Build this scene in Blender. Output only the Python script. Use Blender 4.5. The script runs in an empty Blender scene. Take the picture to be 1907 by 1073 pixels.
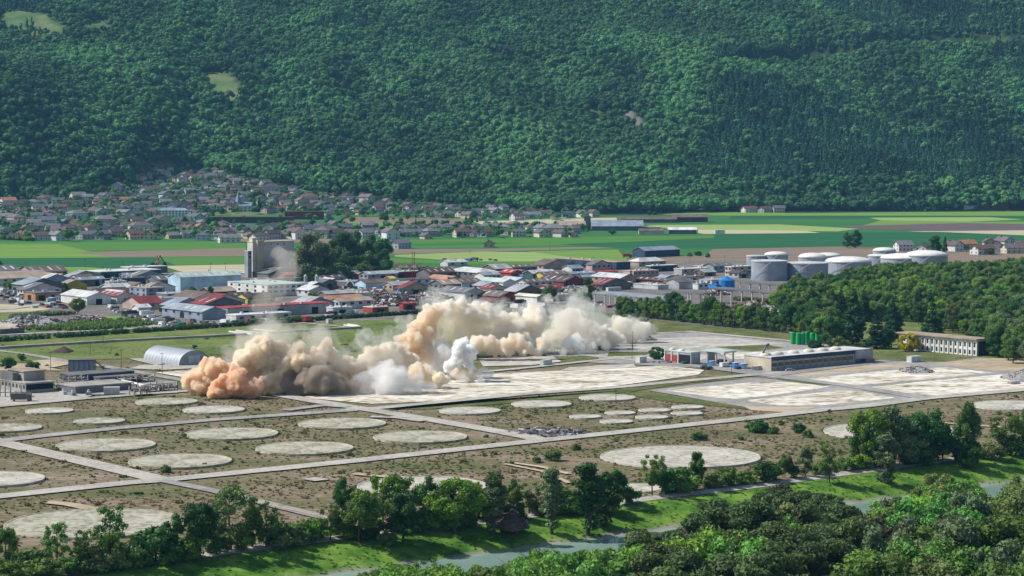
import bpy, bmesh, math, random
import numpy as np
from mathutils import Vector, Matrix

# ------------------------------------------------------------------ camera, world, sun, exposure
F = 4400.0; CX, CY = 953.5, 536.5; HC = 110.0; PITCH = math.atan(291.5 / F)
sc = bpy.context.scene
cam = bpy.data.cameras.new('camera'); cam_o = bpy.data.objects.new('camera', cam); sc.collection.objects.link(cam_o)
cam_o.location = (0, 0, HC); cam_o.rotation_euler = (math.pi / 2 - PITCH, 0, 0)
cam.lens = 36 * F / 1907; cam.clip_start = 1; cam.clip_end = 20000; sc.camera = cam_o
SUN = Vector((-0.78, 0.10, 0.78)).normalized()
world = bpy.data.worlds.new('World'); sc.world = world; world.use_nodes = True
wn = world.node_tree; sky = wn.nodes.new('ShaderNodeTexSky'); sky.sky_type = 'NISHITA'; sky.sun_disc = False
sky.sun_elevation = math.asin(SUN.z); sky.sun_rotation = math.atan2(SUN.x, SUN.y)
wn.links.new(sky.outputs[0], wn.nodes['Background'].inputs[0]); wn.nodes['Background'].inputs[1].default_value = 0.085
sun = bpy.data.lights.new('sun', 'SUN'); sun.energy = 4.2; sun.angle = math.radians(0.5); sun.color = (1.0, 0.95, 0.88)
sun_o = bpy.data.objects.new('sun', sun); sc.collection.objects.link(sun_o); sun_o.rotation_euler = SUN.to_track_quat('Z', 'Y').to_euler()
sc.view_settings.view_transform = 'Standard'; sc.view_settings.look = 'None'; sc.view_settings.exposure = 0.3
cy = sc.cycles
cy.use_denoising = True; cy.volume_bounces = 24; cy.max_bounces = 24; cy.diffuse_bounces = 2; cy.glossy_bounces = 2
cy.transmission_bounces = 2; cy.transparent_max_bounces = 8

# ------------------------------------------------------------------ helpers
R = random.Random(7); NR = np.random.default_rng(7)
COL = sc.collection
A0 = math.radians(39.0); U0 = Vector((math.cos(A0), math.sin(A0), 0)); V0 = Vector((-math.sin(A0), math.cos(A0), 0))

def vnoise(x, y, seed=0):
    xi = np.floor(x).astype(int); yi = np.floor(y).astype(int); xf = x - xi; yf = y - yi
    def h(a, b):
        n = (a * 374761393 + b * 668265263 + seed * 1442695041) & 0x7fffffff
        n = ((n ^ (n >> 13)) * 1274126177) & 0x7fffffff
        return (n ^ (n >> 16)) % 65536 / 65535.0
    u = xf * xf * (3 - 2 * xf); v = yf * yf * (3 - 2 * yf)
    return (h(xi, yi) * (1 - u) + h(xi + 1, yi) * u) * (1 - v) + (h(xi, yi + 1) * (1 - u) + h(xi + 1, yi + 1) * u) * v
def fbm(x, y, seed=0, o=4):
    s = 0; a = .5
    for i in range(o): s = s + a * vnoise(x * 2 ** i, y * 2 ** i, seed + i); a *= .5
    return s
def sst(a, b, x): t = np.clip((x - a) / (b - a), 0, 1); return t * t * (3 - 2 * t)

PL = Vector((-111, 585)); PD = Vector((285, 221)).normalized()      # line of the riverside path
def path_s(x, y):   # metres from the path towards the river and camera
    return (x - PL.x) * PD.y - (y - PL.y) * PD.x
def foot_y(x):
    return np.interp(x, [-1500, -720, -640, -560, -500, -440, -380, -300, -200, 0, 100, 1500],
                     [3300, 3360, 3380, 3400, 3520, 3560, 3560, 3420, 3350, 3290, 3290, 3290])
TERR = []
def HT(x, y):
    x = np.asarray(x, float); y = np.asarray(y, float); s = path_s(x, y)
    z = -7.0 * sst(3, 36, s) + 0.6 * sst(4, -2, s) * sst(-40, -4, s)
    z = z + 5.0 * sst(36, 54, s) + 6 * sst(86, 220, s)
    g = np.interp(x, [-2000, -700, -520, -430, -330, -230, -60, 40], [.03, .045, .09, .135, .12, .05, .02, 0])
    z = z + g * np.clip(y - 3110, 0, 700)
    d = y - foot_y(x) + 30 * (fbm(x / 130, y / 300, 5) - .47)
    rel = 130 * (fbm((x * .8 + y * .55) / 420, (y * .8 - x * .55) / 900, 11, 3) - .45) + 60 * (fbm((x * .9 + y * .5) / 120, (y * .6 - x * .5) / 260, 3, 4) - .47)
    m = .36 * np.clip(d, 0, None) + rel * sst(0, 420, d) + 10 * sst(0, 60, d)
    # spur on the left and a terrace edge on the right
    m = m + 95 * np.exp(-((x + 830) / 190) ** 2) * sst(0, 160, d) * sst(560, 200, d)
    if TERR: e = y - np.interp(x, TERR[0], TERR[1]); m = m + 14 * sst(-4, 12, e) * sst(TERR[0][0] - 30, TERR[0][0] + 60, x)
    return z + m
def ray(px, py):
    dx = (px - CX) / F; dy = -(py - CY) / F
    return Vector((dx, math.cos(PITCH) + dy * math.sin(PITCH), -math.sin(PITCH) + dy * math.cos(PITCH)))
def G(px, py, z=0.0):
    d = ray(px, py); t = (z - HC) / d.z; return Vector((d.x * t, d.y * t, z))
def GT(px, py):      # the point of the terrain seen at a pixel of the photograph
    d = ray(px, py); t = np.arange(400, 5200, 4.0); X = d.x * t; Y = d.y * t; Z = HC + d.z * t
    k = np.nonzero(Z < HT(X, Y))[0]
    if len(k) == 0: return None
    i = k[0]; return Vector((X[i], Y[i], float(HT(X[i], Y[i]))))
def pos(px, py, D):
    d = ray(px, py); t = D / d.y; return Vector((d.x * t, D, HC + d.z * t))
def pix(p):
    y = p.y * math.cos(PITCH) - (p.z - HC) * math.sin(PITCH); z = p.y * math.sin(PITCH) + (p.z - HC) * math.cos(PITCH)
    return CX + F * p.x / y, CY - F * z / y

tp = [GT(a, b) for a, b in ((1330, 124), (1420, 116), (1500, 111), (1600, 100), (1660, 84), (1760, 80), (1860, 78), (2100, 70))]; TERR += [[p.x for p in tp], [p.y for p in tp]]
_m = {}
def mat(name, col, rough=.85, var=.0, scale=.3, col2=None, metal=0.0, spec=.3, bump=0):
    key = (name, tuple(col), var, scale)
    if key in _m: return _m[key]
    m = bpy.data.materials.new(name); m.use_nodes = True; n = m.node_tree; b = n.nodes['Principled BSDF']
    b.inputs['Roughness'].default_value = rough; b.inputs['Metallic'].default_value = metal; b.inputs['Specular IOR Level'].default_value = spec
    if var or col2:
        tc = n.nodes.new('ShaderNodeTexCoord'); ns = n.nodes.new('ShaderNodeTexNoise'); ns.inputs['Scale'].default_value = scale
        ns.inputs['Detail'].default_value = 5; n.links.new(tc.outputs['Object'], ns.inputs['Vector'])
        r = n.nodes.new('ShaderNodeValToRGB'); n.links.new(ns.outputs[0], r.inputs[0])
        r.color_ramp.elements[0].position = .35; r.color_ramp.elements[1].position = .65
        c2 = col2 or [min(1, c * (1 + var)) for c in col]; c1 = col if col2 else [c * (1 - var) for c in col]
        r.color_ramp.elements[0].color = (*c1, 1); r.color_ramp.elements[1].color = (*c2, 1)
        n.links.new(r.outputs[0], b.inputs['Base Color'])
    else: b.inputs['Base Color'].default_value = (*col, 1)
    _m[key] = m; return m

def mesh_obj(name, V, Fc, mats, parent=None, mi=None, smooth=False):
    me = bpy.data.meshes.new(name)
    me.from_pydata([tuple(v) for v in V], [], [tuple(f) for f in Fc])
    for m in (mats if isinstance(mats, (list, tuple)) else [mats]): me.materials.append(m)
    if mi is not None: me.polygons.foreach_set('material_index', mi)
    if smooth: me.polygons.foreach_set('use_smooth', [True] * len(Fc))
    me.update()
    o = bpy.data.objects.new(name, me); COL.objects.link(o)
    if parent: o.parent = parent
    return o
def empty(name, loc=(0, 0, 0), rz=0):
    o = bpy.data.objects.new(name, None); COL.objects.link(o); o.location = loc; o.rotation_euler = (0, 0, rz); o.empty_display_size = .5
    return o
REG = []
def tag(o, label, cat, group=None, kind=None, p=None):
    o['label'] = label
    if cat: o['category'] = cat
    if group: o['group'] = group
    if kind: o['kind'] = kind
    if kind is None: REG.append((o, p))
    return o
def struct(o, label=None, kind='structure'):
    o['kind'] = kind
    if label: o['label'] = label
    return o
class MB:
    def __init__(s): s.V = []; s.F = []; s.M = []
    def box(s, x0, x1, y0, y1, z0, z1, m=0, xf=None):
        n = len(s.V); P = [(x, y, z) for z in (z0, z1) for x, y in ((x0, y0), (x1, y0), (x1, y1), (x0, y1))]
        if xf: P = [xf(*p) for p in P]
        s.V += P; s.F += [tuple(n + i for i in f) for f in ((3, 2, 1, 0), (4, 5, 6, 7), (0, 1, 5, 4), (1, 2, 6, 5), (2, 3, 7, 6), (3, 0, 4, 7))]; s.M += [m] * 6
        return s
    def poly(s, pts, m=0):
        n = len(s.V); s.V += [tuple(p) for p in pts]; s.F.append(tuple(range(n, n + len(pts)))); s.M.append(m); return s
    def tube(s, a, b, ra, rb=None, k=6, m=0, cap=True):
        a = Vector(a); b = Vector(b); rb = ra if rb is None else rb; d = (b - a); 
        if d.length < 1e-6: return s
        q = d.to_track_quat('Z', 'Y'); n = len(s.V)
        for c, r in ((a, ra), (b, rb)):
            for i in range(k):
                t = 2 * math.pi * i / k; s.V.append(tuple(c + q @ Vector((r * math.cos(t), r * math.sin(t), 0))))
        for i in range(k): s.F.append((n + i, n + (i + 1) % k, n + k + (i + 1) % k, n + k + i)); s.M.append(m)
        if cap: s.F += [tuple(n + k - 1 - i for i in range(k)), tuple(n + k + i for i in range(k))]; s.M += [m, m]
        return s
    def obj(s, name, mats, parent=None, smooth=False): return mesh_obj(name, s.V, s.F, mats, parent, s.M, smooth)
def sheet(name, pts, m, z=.05, label=None):
    P = [G(x, y, z) for x, y in pts]; o = mesh_obj(name, P, [tuple(range(len(P)))], m)
    me = o.data
    if me.polygons[0].normal.z < 0: me.flip_normals()
    return struct(o, label)
def strip(name, pts, w, m, z=.09, terrain=False, label=None):
    P = [G(x, y, 0) if not terrain else GT(x, y) for x, y in pts]
    if terrain:
        Q = []
        for a, b in zip(P[:-1], P[1:]):
            k = max(1, int((b - a).length / 5)); Q += [a.lerp(b, i / k) for i in range(k)]
        P = Q + [P[-1]]
    V = []; Fc = []
    for i, p in enumerate(P):
        a = P[max(0, i - 1)]; b = P[min(len(P) - 1, i + 1)]; d = (b - a); d.z = 0; d.normalize(); nrm = Vector((-d.y, d.x, 0))
        for sg in (-1, 1):
            q = p + nrm * w / 2 * sg; V.append((q.x, q.y, (float(HT(q.x, q.y)) if terrain else 0) + z))
    for i in range(len(P) - 1): Fc.append((2 * i, 2 * i + 2, 2 * i + 3, 2 * i + 1)[::-1])
    o = mesh_obj(name, V, Fc, m)
    if o.data.polygons[0].normal.z < 0: o.data.flip_normals()
    return struct(o, label)

# ------------------------------------------------------------------ ground materials
def ramp_mat(name, stops, scales=(.05, .4), mixf=.45, rough=.95, stretch=(1, 1, 1), bump=.0):
    m = bpy.data.materials.new(name); m.use_nodes = True; n = m.node_tree; b = n.nodes['Principled BSDF']
    b.inputs['Roughness'].default_value = rough; b.inputs['Specular IOR Level'].default_value = .15
    tc = n.nodes.new('ShaderNodeTexCoord'); mp = n.nodes.new('ShaderNodeMapping'); mp.inputs['Rotation'].default_value = (0, 0, -A0); mp.inputs['Scale'].default_value = stretch
    n.links.new(tc.outputs['Object'], mp.inputs['Vector'])
    a = n.nodes.new('ShaderNodeTexNoise'); a.inputs['Scale'].default_value = scales[0]; a.inputs['Detail'].default_value = 6; a.inputs['Roughness'].default_value = .6; n.links.new(mp.outputs[0], a.inputs['Vector'])
    c = n.nodes.new('ShaderNodeTexNoise'); c.inputs['Scale'].default_value = scales[1]; c.inputs['Detail'].default_value = 4; n.links.new(mp.outputs[0], c.inputs['Vector'])
    mx = n.nodes.new('ShaderNodeMix'); mx.inputs[0].default_value = mixf; n.links.new(a.outputs[0], mx.inputs[2]); n.links.new(c.outputs[0], mx.inputs[3])
    r = n.nodes.new('ShaderNodeValToRGB'); n.links.new(mx.outputs[0], r.inputs[0]); e = r.color_ramp.elements
    while len(e) < len(stops): e.new(.5)
    for i, (p, col) in enumerate(stops): e[i].position = p; e[i].color = (*col, 1)
    n.links.new(r.outputs[0], b.inputs['Base Color'])
    if bump:
        bp = n.nodes.new('ShaderNodeBump'); bp.inputs['Strength'].default_value = bump; bp.inputs['Distance'].default_value = .4; n.links.new(c.outputs[0], bp.inputs['Height']); n.links.new(bp.outputs[0], b.inputs['Normal'])
    return m, n, b, r
TAN = (.215, .17, .115); PINK = (.255, .19, .145); OLIVE = (.125, .135, .06); DKO = (.07, .085, .03); PALE = (.34, .30, .21)
M_scrub, nS, bS, rS = ramp_mat('dry_scrub_ground', [(.36, DKO), (.43, OLIVE), (.485, (.13, .125, .05)), (.53, TAN), (.58, PINK), (.66, PALE)], (.028, .45), .5, bump=.7, stretch=(.6, 1.3, 1))
# lush grass and gravel spread by mesh attributes
ga = nS.nodes.new('ShaderNodeAttribute'); ga.attribute_name = 'lush'
g1 = nS.nodes.new('ShaderNodeTexNoise'); g1.inputs['Scale'].default_value = .12; g1.inputs['Detail'].default_value = 7; g1.inputs['Roughness'].default_value = .65
gt = nS.nodes.new('ShaderNodeTexCoord'); nS.links.new(gt.outputs['Object'], g1.inputs['Vector'])
gr = nS.nodes.new('ShaderNodeValToRGB'); nS.links.new(g1.outputs[0], gr.inputs[0]); e = gr.color_ramp.elements
e[0].position = .36; e[0].color = (.035, .11, .010, 1); e[1].position = .62; e[1].color = (.19, .31, .045, 1); x = e.new(.5); x.color = (.095, .215, .025, 1)
gm = nS.nodes.new('ShaderNodeMix'); gm.data_type = 'RGBA'; nS.links.new(ga.outputs['Fac'], gm.inputs[0]); nS.links.new(rS.outputs[0], gm.inputs[6]); nS.links.new(gr.outputs[0], gm.inputs[7])
gb = nS.nodes.new('ShaderNodeAttribute'); gb.attribute_name = 'gravel'
gm2 = nS.nodes.new('ShaderNodeMix'); gm2.data_type = 'RGBA'; nS.links.new(gb.outputs['Fac'], gm2.inputs[0]); nS.links.new(gm.outputs[2], gm2.inputs[6]); gm2.inputs[7].default_value = (.36, .33, .28, 1)
nS.links.new(gm2.outputs[2], bS.inputs['Base Color'])
M_hill, nH, bH, rH = ramp_mat('forest_floor', [(.35, (.02, .035, .015)), (.6, (.04, .065, .022))], (.02, .2))
ga = nH.nodes.new('ShaderNodeAttribute'); ga.attribute_name = 'meadow'; gm = nH.nodes.new('ShaderNodeMix'); gm.data_type = 'RGBA'
nH.links.new(ga.outputs['Fac'], gm.inputs[0]); nH.links.new(rH.outputs[0], gm.inputs[6])
g1 = nH.nodes.new('ShaderNodeTexNoise'); g1.inputs['Scale'].default_value = .03; g1.inputs['Detail'].default_value = 5
gr = nH.nodes.new('ShaderNodeValToRGB'); nH.links.new(g1.outputs[0], gr.inputs[0]); e = gr.color_ramp.elements
gt = nH.nodes.new('ShaderNodeTexCoord'); nH.links.new(gt.outputs['Object'], g1.inputs['Vector'])
e[0].position = .4; e[0].color = (.06, .13, .04, 1); e[1].position = .62; e[1].color = (.15, .19, .08, 1); nH.links.new(gr.outputs[0], gm.inputs[7])
nH.links.new(gm.outputs[2], bH.inputs['Base Color'])

def in_poly(x, y, poly):
    c = False; j = len(poly) - 1
    for i in range(len(poly)):
        xi, yi = poly[i]; xj, yj = poly[j]
        if (yi > y) != (yj > y) and x < (xj - xi) * (y - yi) / (yj - yi) + xi: c = not c
        j = i
    return c
CLEAR = [[(366, 134), (425, 130), (450, 170), (446, 190), (392, 186)], [(0, 28), (60, 24), (100, 34), (130, 60), (120, 74), (60, 68), (20, 60), (0, 48)], [(150, 46), (190, 36), (215, 52), (180, 66), (150, 62)],
         [(1148, 208), (1176, 208), (1206, 240), (1200, 262), (1166, 246)], [(272, 306), (330, 306), (345, 330), (290, 338)], [(880, 372), (900, 372), (905, 382), (885, 384)], [(1095, 205), (1115, 207), (1125, 250), (1105, 240)], [(1846, 78), (1872, 76), (1876, 84), (1850, 88)]]
VILL = [(0, 366), (60, 376), (150, 373), (178, 358), (235, 340), (250, 322), (285, 314), (330, 313), (400, 319), (470, 336), (500, 343), (560, 352), (600, 360), (650, 366), (740, 376), (820, 384), (890, 388), (990, 394), (1110, 402), (1380, 402), (1380, 460), (0, 460)]
VILLW = [(lambda p: (p.x, p.y))(GT(x, y)) for x, y in VILL]
CLW = []
for c in CLEAR:
    q = [GT(x, y) for x, y in c]; CLW.append([(p.x, p.y) for p in q if p])
def grid_obj(name, xs, ys, m, attrs):
    X, Y = np.meshgrid(xs, ys); Z = HT(X, Y); nx, ny = len(xs), len(ys)
    V = np.stack([X.ravel(), Y.ravel(), Z.ravel()], 1); i = np.arange((ny - 1) * (nx - 1)); a = (i // (nx - 1)) * nx + i % (nx - 1)
    Fc = np.stack([a, a + 1, a + nx + 1, a + nx], 1)
    o = mesh_obj(name, V.tolist(), Fc.tolist(), m, smooth=True)
    for k, f in attrs.items():
        at = o.data.attributes.new(k, 'FLOAT', 'POINT'); at.data.foreach_set('value', f(X.ravel(), Y.ravel()).astype(float))
    return struct(o)
def lush(x, y):
    s = path_s(x, y) + 3 * (fbm(x / 9, y / 9, 21) - .47); v = sst(1.5, 4, s) * sst(25, 22, s)
    far = sst(1190, 1260, y - .78 * (x + 150)) * .35
    return np.clip(v + .75 * sst(44, 52, s) + np.where(s < 0, far, 0), 0, 1)
def gravel(x, y):
    s = path_s(x, y) + 2.5 * (fbm(x / 7, y / 7, 31) - .47); return sst(21.5, 22.8, s) * sst(46, 43, s)
xs = np.concatenate([np.arange(-2600, -400, 60), np.arange(-400, 400, 4), np.arange(400, 2601, 60)])
ys = np.concatenate([np.arange(250, 400, 25), np.arange(400, 1000, 4), np.arange(1000, 3101, 60)]); ys = np.append(ys[ys < 3100], 3100)
ground = grid_obj('ground', xs, ys, M_scrub, {'lush': lush, 'gravel': gravel})
def meadow(x, y):
    r = np.zeros(len(x))
    for P in CLW + [VILLW]:
        if len(P) < 3: continue
        px = [p[0] for p in P]; py = [p[1] for p in P]
        k = np.nonzero((x > min(px)) & (x < max(px)) & (y > min(py)) & (y < max(py)))[0]
        for i in k:
            if in_poly(x[i], y[i], P): r[i] = 1
    return r
def rock(x, y):
    r = np.zeros(len(x)); px = [p[0] for p in CLW[3]]; py = [p[1] for p in CLW[3]]
    for i in np.nonzero((x > min(px)) & (x < max(px)) & (y > min(py)) & (y < max(py)))[0]: r[i] = in_poly(x[i], y[i], CLW[3])
    return r
ga = nH.nodes.new('ShaderNodeAttribute'); ga.attribute_name = 'rock'; g3 = nH.nodes.new('ShaderNodeMix'); g3.data_type = 'RGBA'; nH.links.new(ga.outputs['Fac'], g3.inputs[0]); nH.links.new(gm.outputs[2], g3.inputs[6]); g3.inputs[7].default_value = (.19, .18, .165, 1); nH.links.new(g3.outputs[2], bH.inputs['Base Color'])
hill = grid_obj('mountain', np.arange(-1800, 1801, 10.0), np.append(np.arange(3100, 4700, 8.0), np.arange(4700, 5600, 60.)), M_hill, {'meadow': meadow, 'rock': rock})

# water
M_wat = mat('river_water', (.24, .36, .31), .12, .12, .05, spec=.5)
b = M_wat.node_tree.nodes['Principled BSDF']; nn = M_wat.node_tree.nodes.new('ShaderNodeTexNoise'); nn.inputs['Scale'].default_value = .5; nn.inputs['Detail'].default_value = 4
bp = M_wat.node_tree.nodes.new('ShaderNodeBump'); bp.inputs['Strength'].default_value = .35; bp.inputs['Distance'].default_value = .3
M_wat.node_tree.links.new(nn.outputs[0], bp.inputs['Height']); M_wat.node_tree.links.new(bp.outputs[0], b.inputs['Normal'])
nv = Vector((PD.y, -PD.x)); q = []
for a, s in ((-500, 12), (900, 12), (900, 58), (-500, 58)):
    p = PL + PD * a + nv * s; q.append((p.x, p.y, -4.6))
o = mesh_obj('river', q, [(0, 1, 2, 3)], M_wat)
if o.data.polygons[0].normal.z < 0: o.data.flip_normals()
struct(o, 'pale turquoise river behind the grassy bank')

# ------------------------------------------------------------------ fields, yards, slabs, roads (stacked sheets)
def field_mat(name, c, v=.12): return ramp_mat(name, [(.38, tuple(x * (1 - v * 1.8) for x in c)), (.62, tuple(x * (1 + v * 1.5) for x in c))], (.02, .12), .4, stretch=(.12, 3.4, 1))[0]
GB = field_mat('bright_green_crop', (.075, .20, .030)); GD = field_mat('dark_green_crop', (.020, .115, .040), .1); GM = field_mat('mid_green_crop', (.042, .155, .038))
BR = field_mat('bare_brown_soil', (.215, .17, .125)); PY = field_mat('pale_mown_grass', (.26, .36, .11)); BE = field_mat('beige_stubble', (.46, .42, .27)); PU = field_mat('purple_brown_soil', (.13, .095, .10)); YG = field_mat('yellow_green_meadow', (.15, .27, .045))
M_yard = ramp_mat('gravel_yard', [(.35, (.10, .095, .09)), (.5, (.17, .155, .14)), (.65, (.26, .24, .22))], (.06, .6), .5)[0]
M_grass = ramp_mat('meadow_grass', [(.36, (.05, .085, .022)), (.46, (.10, .145, .035)), (.54, (.16, .20, .05)), (.64, (.22, .20, .09))], (.03, .4), .45)[0]
M_lawn = ramp_mat('verge_grass', [(.38, (.055, .085, .022)), (.5, (.105, .130, .036)), (.62, (.20, .175, .085))], (.08, .7), .45)[0]
zc = [0.01]
def Z():
    zc[0] += .005; return zc[0]
sheet('field', [(-400, 503), (2350, 508), (2350, 401.5), (-400, 401.5)], GM, Z(), 'wide green farmland on the valley floor')
for m, P in [
    (GB, [(-60, 452), (100, 452), (430, 450), (458, 450), (458, 463), (130, 467)]), (YG, [(-60, 455), (110, 455), (215, 480), (-60, 481)]),
    (BR, [(138, 470), (458, 462), (458, 477), (216, 479.5)]), (GD, [(-60, 481), (290, 479), (345, 492), (200, 503), (-60, 499)]), (GB, [(290, 479.5), (458, 477.5), (458, 492.5), (330, 495)]),
    (YG, [(-60, 498.5), (160, 497.5), (235, 503), (180, 520), (-60, 520)]), (BE, [(302, 495.5), (458, 492.5), (458, 508), (345, 508)]),
    (GB, [(728, 447), (900, 445), (1110, 441), (1340, 438), (1340, 452), (1000, 458), (735, 462)]), (GM, [(735, 455), (880, 451), (960, 454), (880, 457), (735, 460)]),
    (BR, [(700, 464), (900, 463.5), (1100, 460), (1150, 462), (900, 468.5), (700, 474)]), (PY, [(735, 475), (900, 468.5), (1000, 470), (1095, 484.5), (900, 489), (735, 478)]),
    (GB, [(720, 480), (850, 487), (1040, 487), (1040, 502), (720, 502)]), (GM, [(720, 489), (850, 491), (1000, 494), (1000, 502), (720, 502)]), (YG, [(980, 468), (1190, 464), (1165, 484), (1100, 484.5)]), (GD, [(1040, 455), (1180, 450), (1400, 440), (2000, 444), (2000, 449), (1540, 459), (1330, 463), (1180, 464)]),
    (BR, [(1320, 464), (1560, 459), (1700, 463), (2000, 468), (2000, 490), (1150, 490), (1110, 485), (1165, 484), (1200, 474), (1320, 474)]), (GM, [(1150, 463), (1330, 463), (1310, 476), (1160, 478)]), (BR, [(-60, 500), (0, 500), (0, 501), (-60, 501)]),
    (YG, [(1288, 394), (1480, 397), (2000, 393), (2000, 401.8), (1360, 401.8), (1230, 400)]), (GD, [(1360, 402), (1640, 402), (2000, 403), (2000, 406), (1700, 406.5), (1360, 408)]), (PY, [(1620, 405.5), (1840, 404.5), (1905, 409), (1800, 413), (1640, 410.5)]),
    (GM, [(1360, 408), (1640, 410), (1600, 418), (1400, 419.5)]), (PY, [(1200, 419), (1450, 418), (1600, 426), (1560, 431), (1260, 428)]), (BE, [(1300, 428), (1500, 430), (1530, 434), (1300, 436)]), (YG, [(1640, 410.8), (1800, 413.2), (2000, 413), (2000, 418), (1700, 418), (1600, 422)]),
    (PU, [(1560, 421), (1800, 415.5), (2000, 419), (2000, 428), (1740, 430), (1600, 426)]), (BE, [(1690, 431), (2000, 428), (2000, 441), (1790, 435)]), (GD, [(1330, 437), (1560, 433), (1750, 432), (2000, 442), (2000, 455), (1560, 459), (1330, 462)]),
    (BE, [(880, 412.5), (1110, 406), (1180, 405), (1150, 414), (900, 419)]), (BR, [(640, 404), (880, 408), (880, 420), (700, 424), (640, 418)]), (BR, [(900, 414), (1060, 417), (1100, 421), (900, 422)]), (YG, [(640, 414), (760, 416), (740, 424), (650, 424)]), (BR, [(360, 446), (560, 444), (760, 449), (735, 456), (458, 450)])]:
    sheet('field', P, m, Z())
# industrial yard, grass beyond the wall
sheet('yard', [(-120, 640), (-120, 514), (455, 506), (700, 503), (1040, 499), (1180, 486), (1440, 488), (1800, 498), (1520, 560), (1300, 606), (1100, 580), (800, 590), (560, 604), (280, 615), (0, 640)], M_yard, Z(), 'grey gravel yards of the industrial estate')
sheet('wood_floor', [(1452, 600), (1462, 560), (1560, 545), (1640, 520), (1760, 514), (2000, 500), (2000, 712), (1850, 672), (1700, 652), (1640, 660), (1545, 652), (1490, 624)], M_grass, Z(), 'grassy ground under the right-hand wood')
sheet('meadow', [(80, 616), (100, 606), (130, 596), (200, 589), (240, 590), (266, 600), (262, 608), (200, 613)], YG, Z())
sheet('meadow', [(-60, 582), (60, 584), (90, 592), (130, 604), (100, 616), (-60, 628)], M_grass, Z())
sheet('lawn', [(-60, 564), (60, 569), (95, 575), (60, 580), (-60, 584)], BE, Z())
sheet('meadow', [(-120, 700), (-120, 634), (280, 615), (560, 604), (830, 588), (1100, 588), (1250, 608), (1200, 640), (860, 680), (400, 660), (250, 668), (60, 672)], M_grass, Z(), 'rough green and yellow grassland behind the demolition site')
sheet('grass_strip', [(1205, 594), (1300, 605), (1500, 624), (1545, 640), (1470, 637), (1281, 619), (1215, 622)], M_lawn, Z())
M_white = ramp_mat('pale_rubble_concrete', [(.36, (.10, .09, .05)), (.42, (.33, .27, .18)), (.47, (.56, .50, .38)), (.53, (.68, .65, .56)), (.62, (.82, .81, .77))], (.05, .33), .55, stretch=(.65, 1.35, 1))[0]
M_white2 = ramp_mat('grey_dusty_concrete', [(.32, (.15, .12, .085)), (.45, (.36, .335, .29)), (.55, (.50, .48, .43)), (.66, (.66, .64, .60))], (.05, .33), .55, stretch=(.65, 1.35, 1))[0]
M_road = ramp_mat('worn_concrete_road', [(.36, (.28, .26, .215)), (.5, (.41, .39, .34)), (.62, (.52, .50, .45))], (.06, .8), .5)[0]
M_tarm = ramp_mat('grey_tarmac', [(.36, (.20, .195, .18)), (.5, (.30, .29, .275)), (.62, (.40, .385, .36))], (.05, .5), .5)[0]
M_sand = ramp_mat('sandy_ground', [(.32, (.24, .18, .11)), (.5, (.44, .36, .25)), (.66, (.58, .50, .38))], (.04, .4), .5, stretch=(.5, 1.5, 1))[0]
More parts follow.
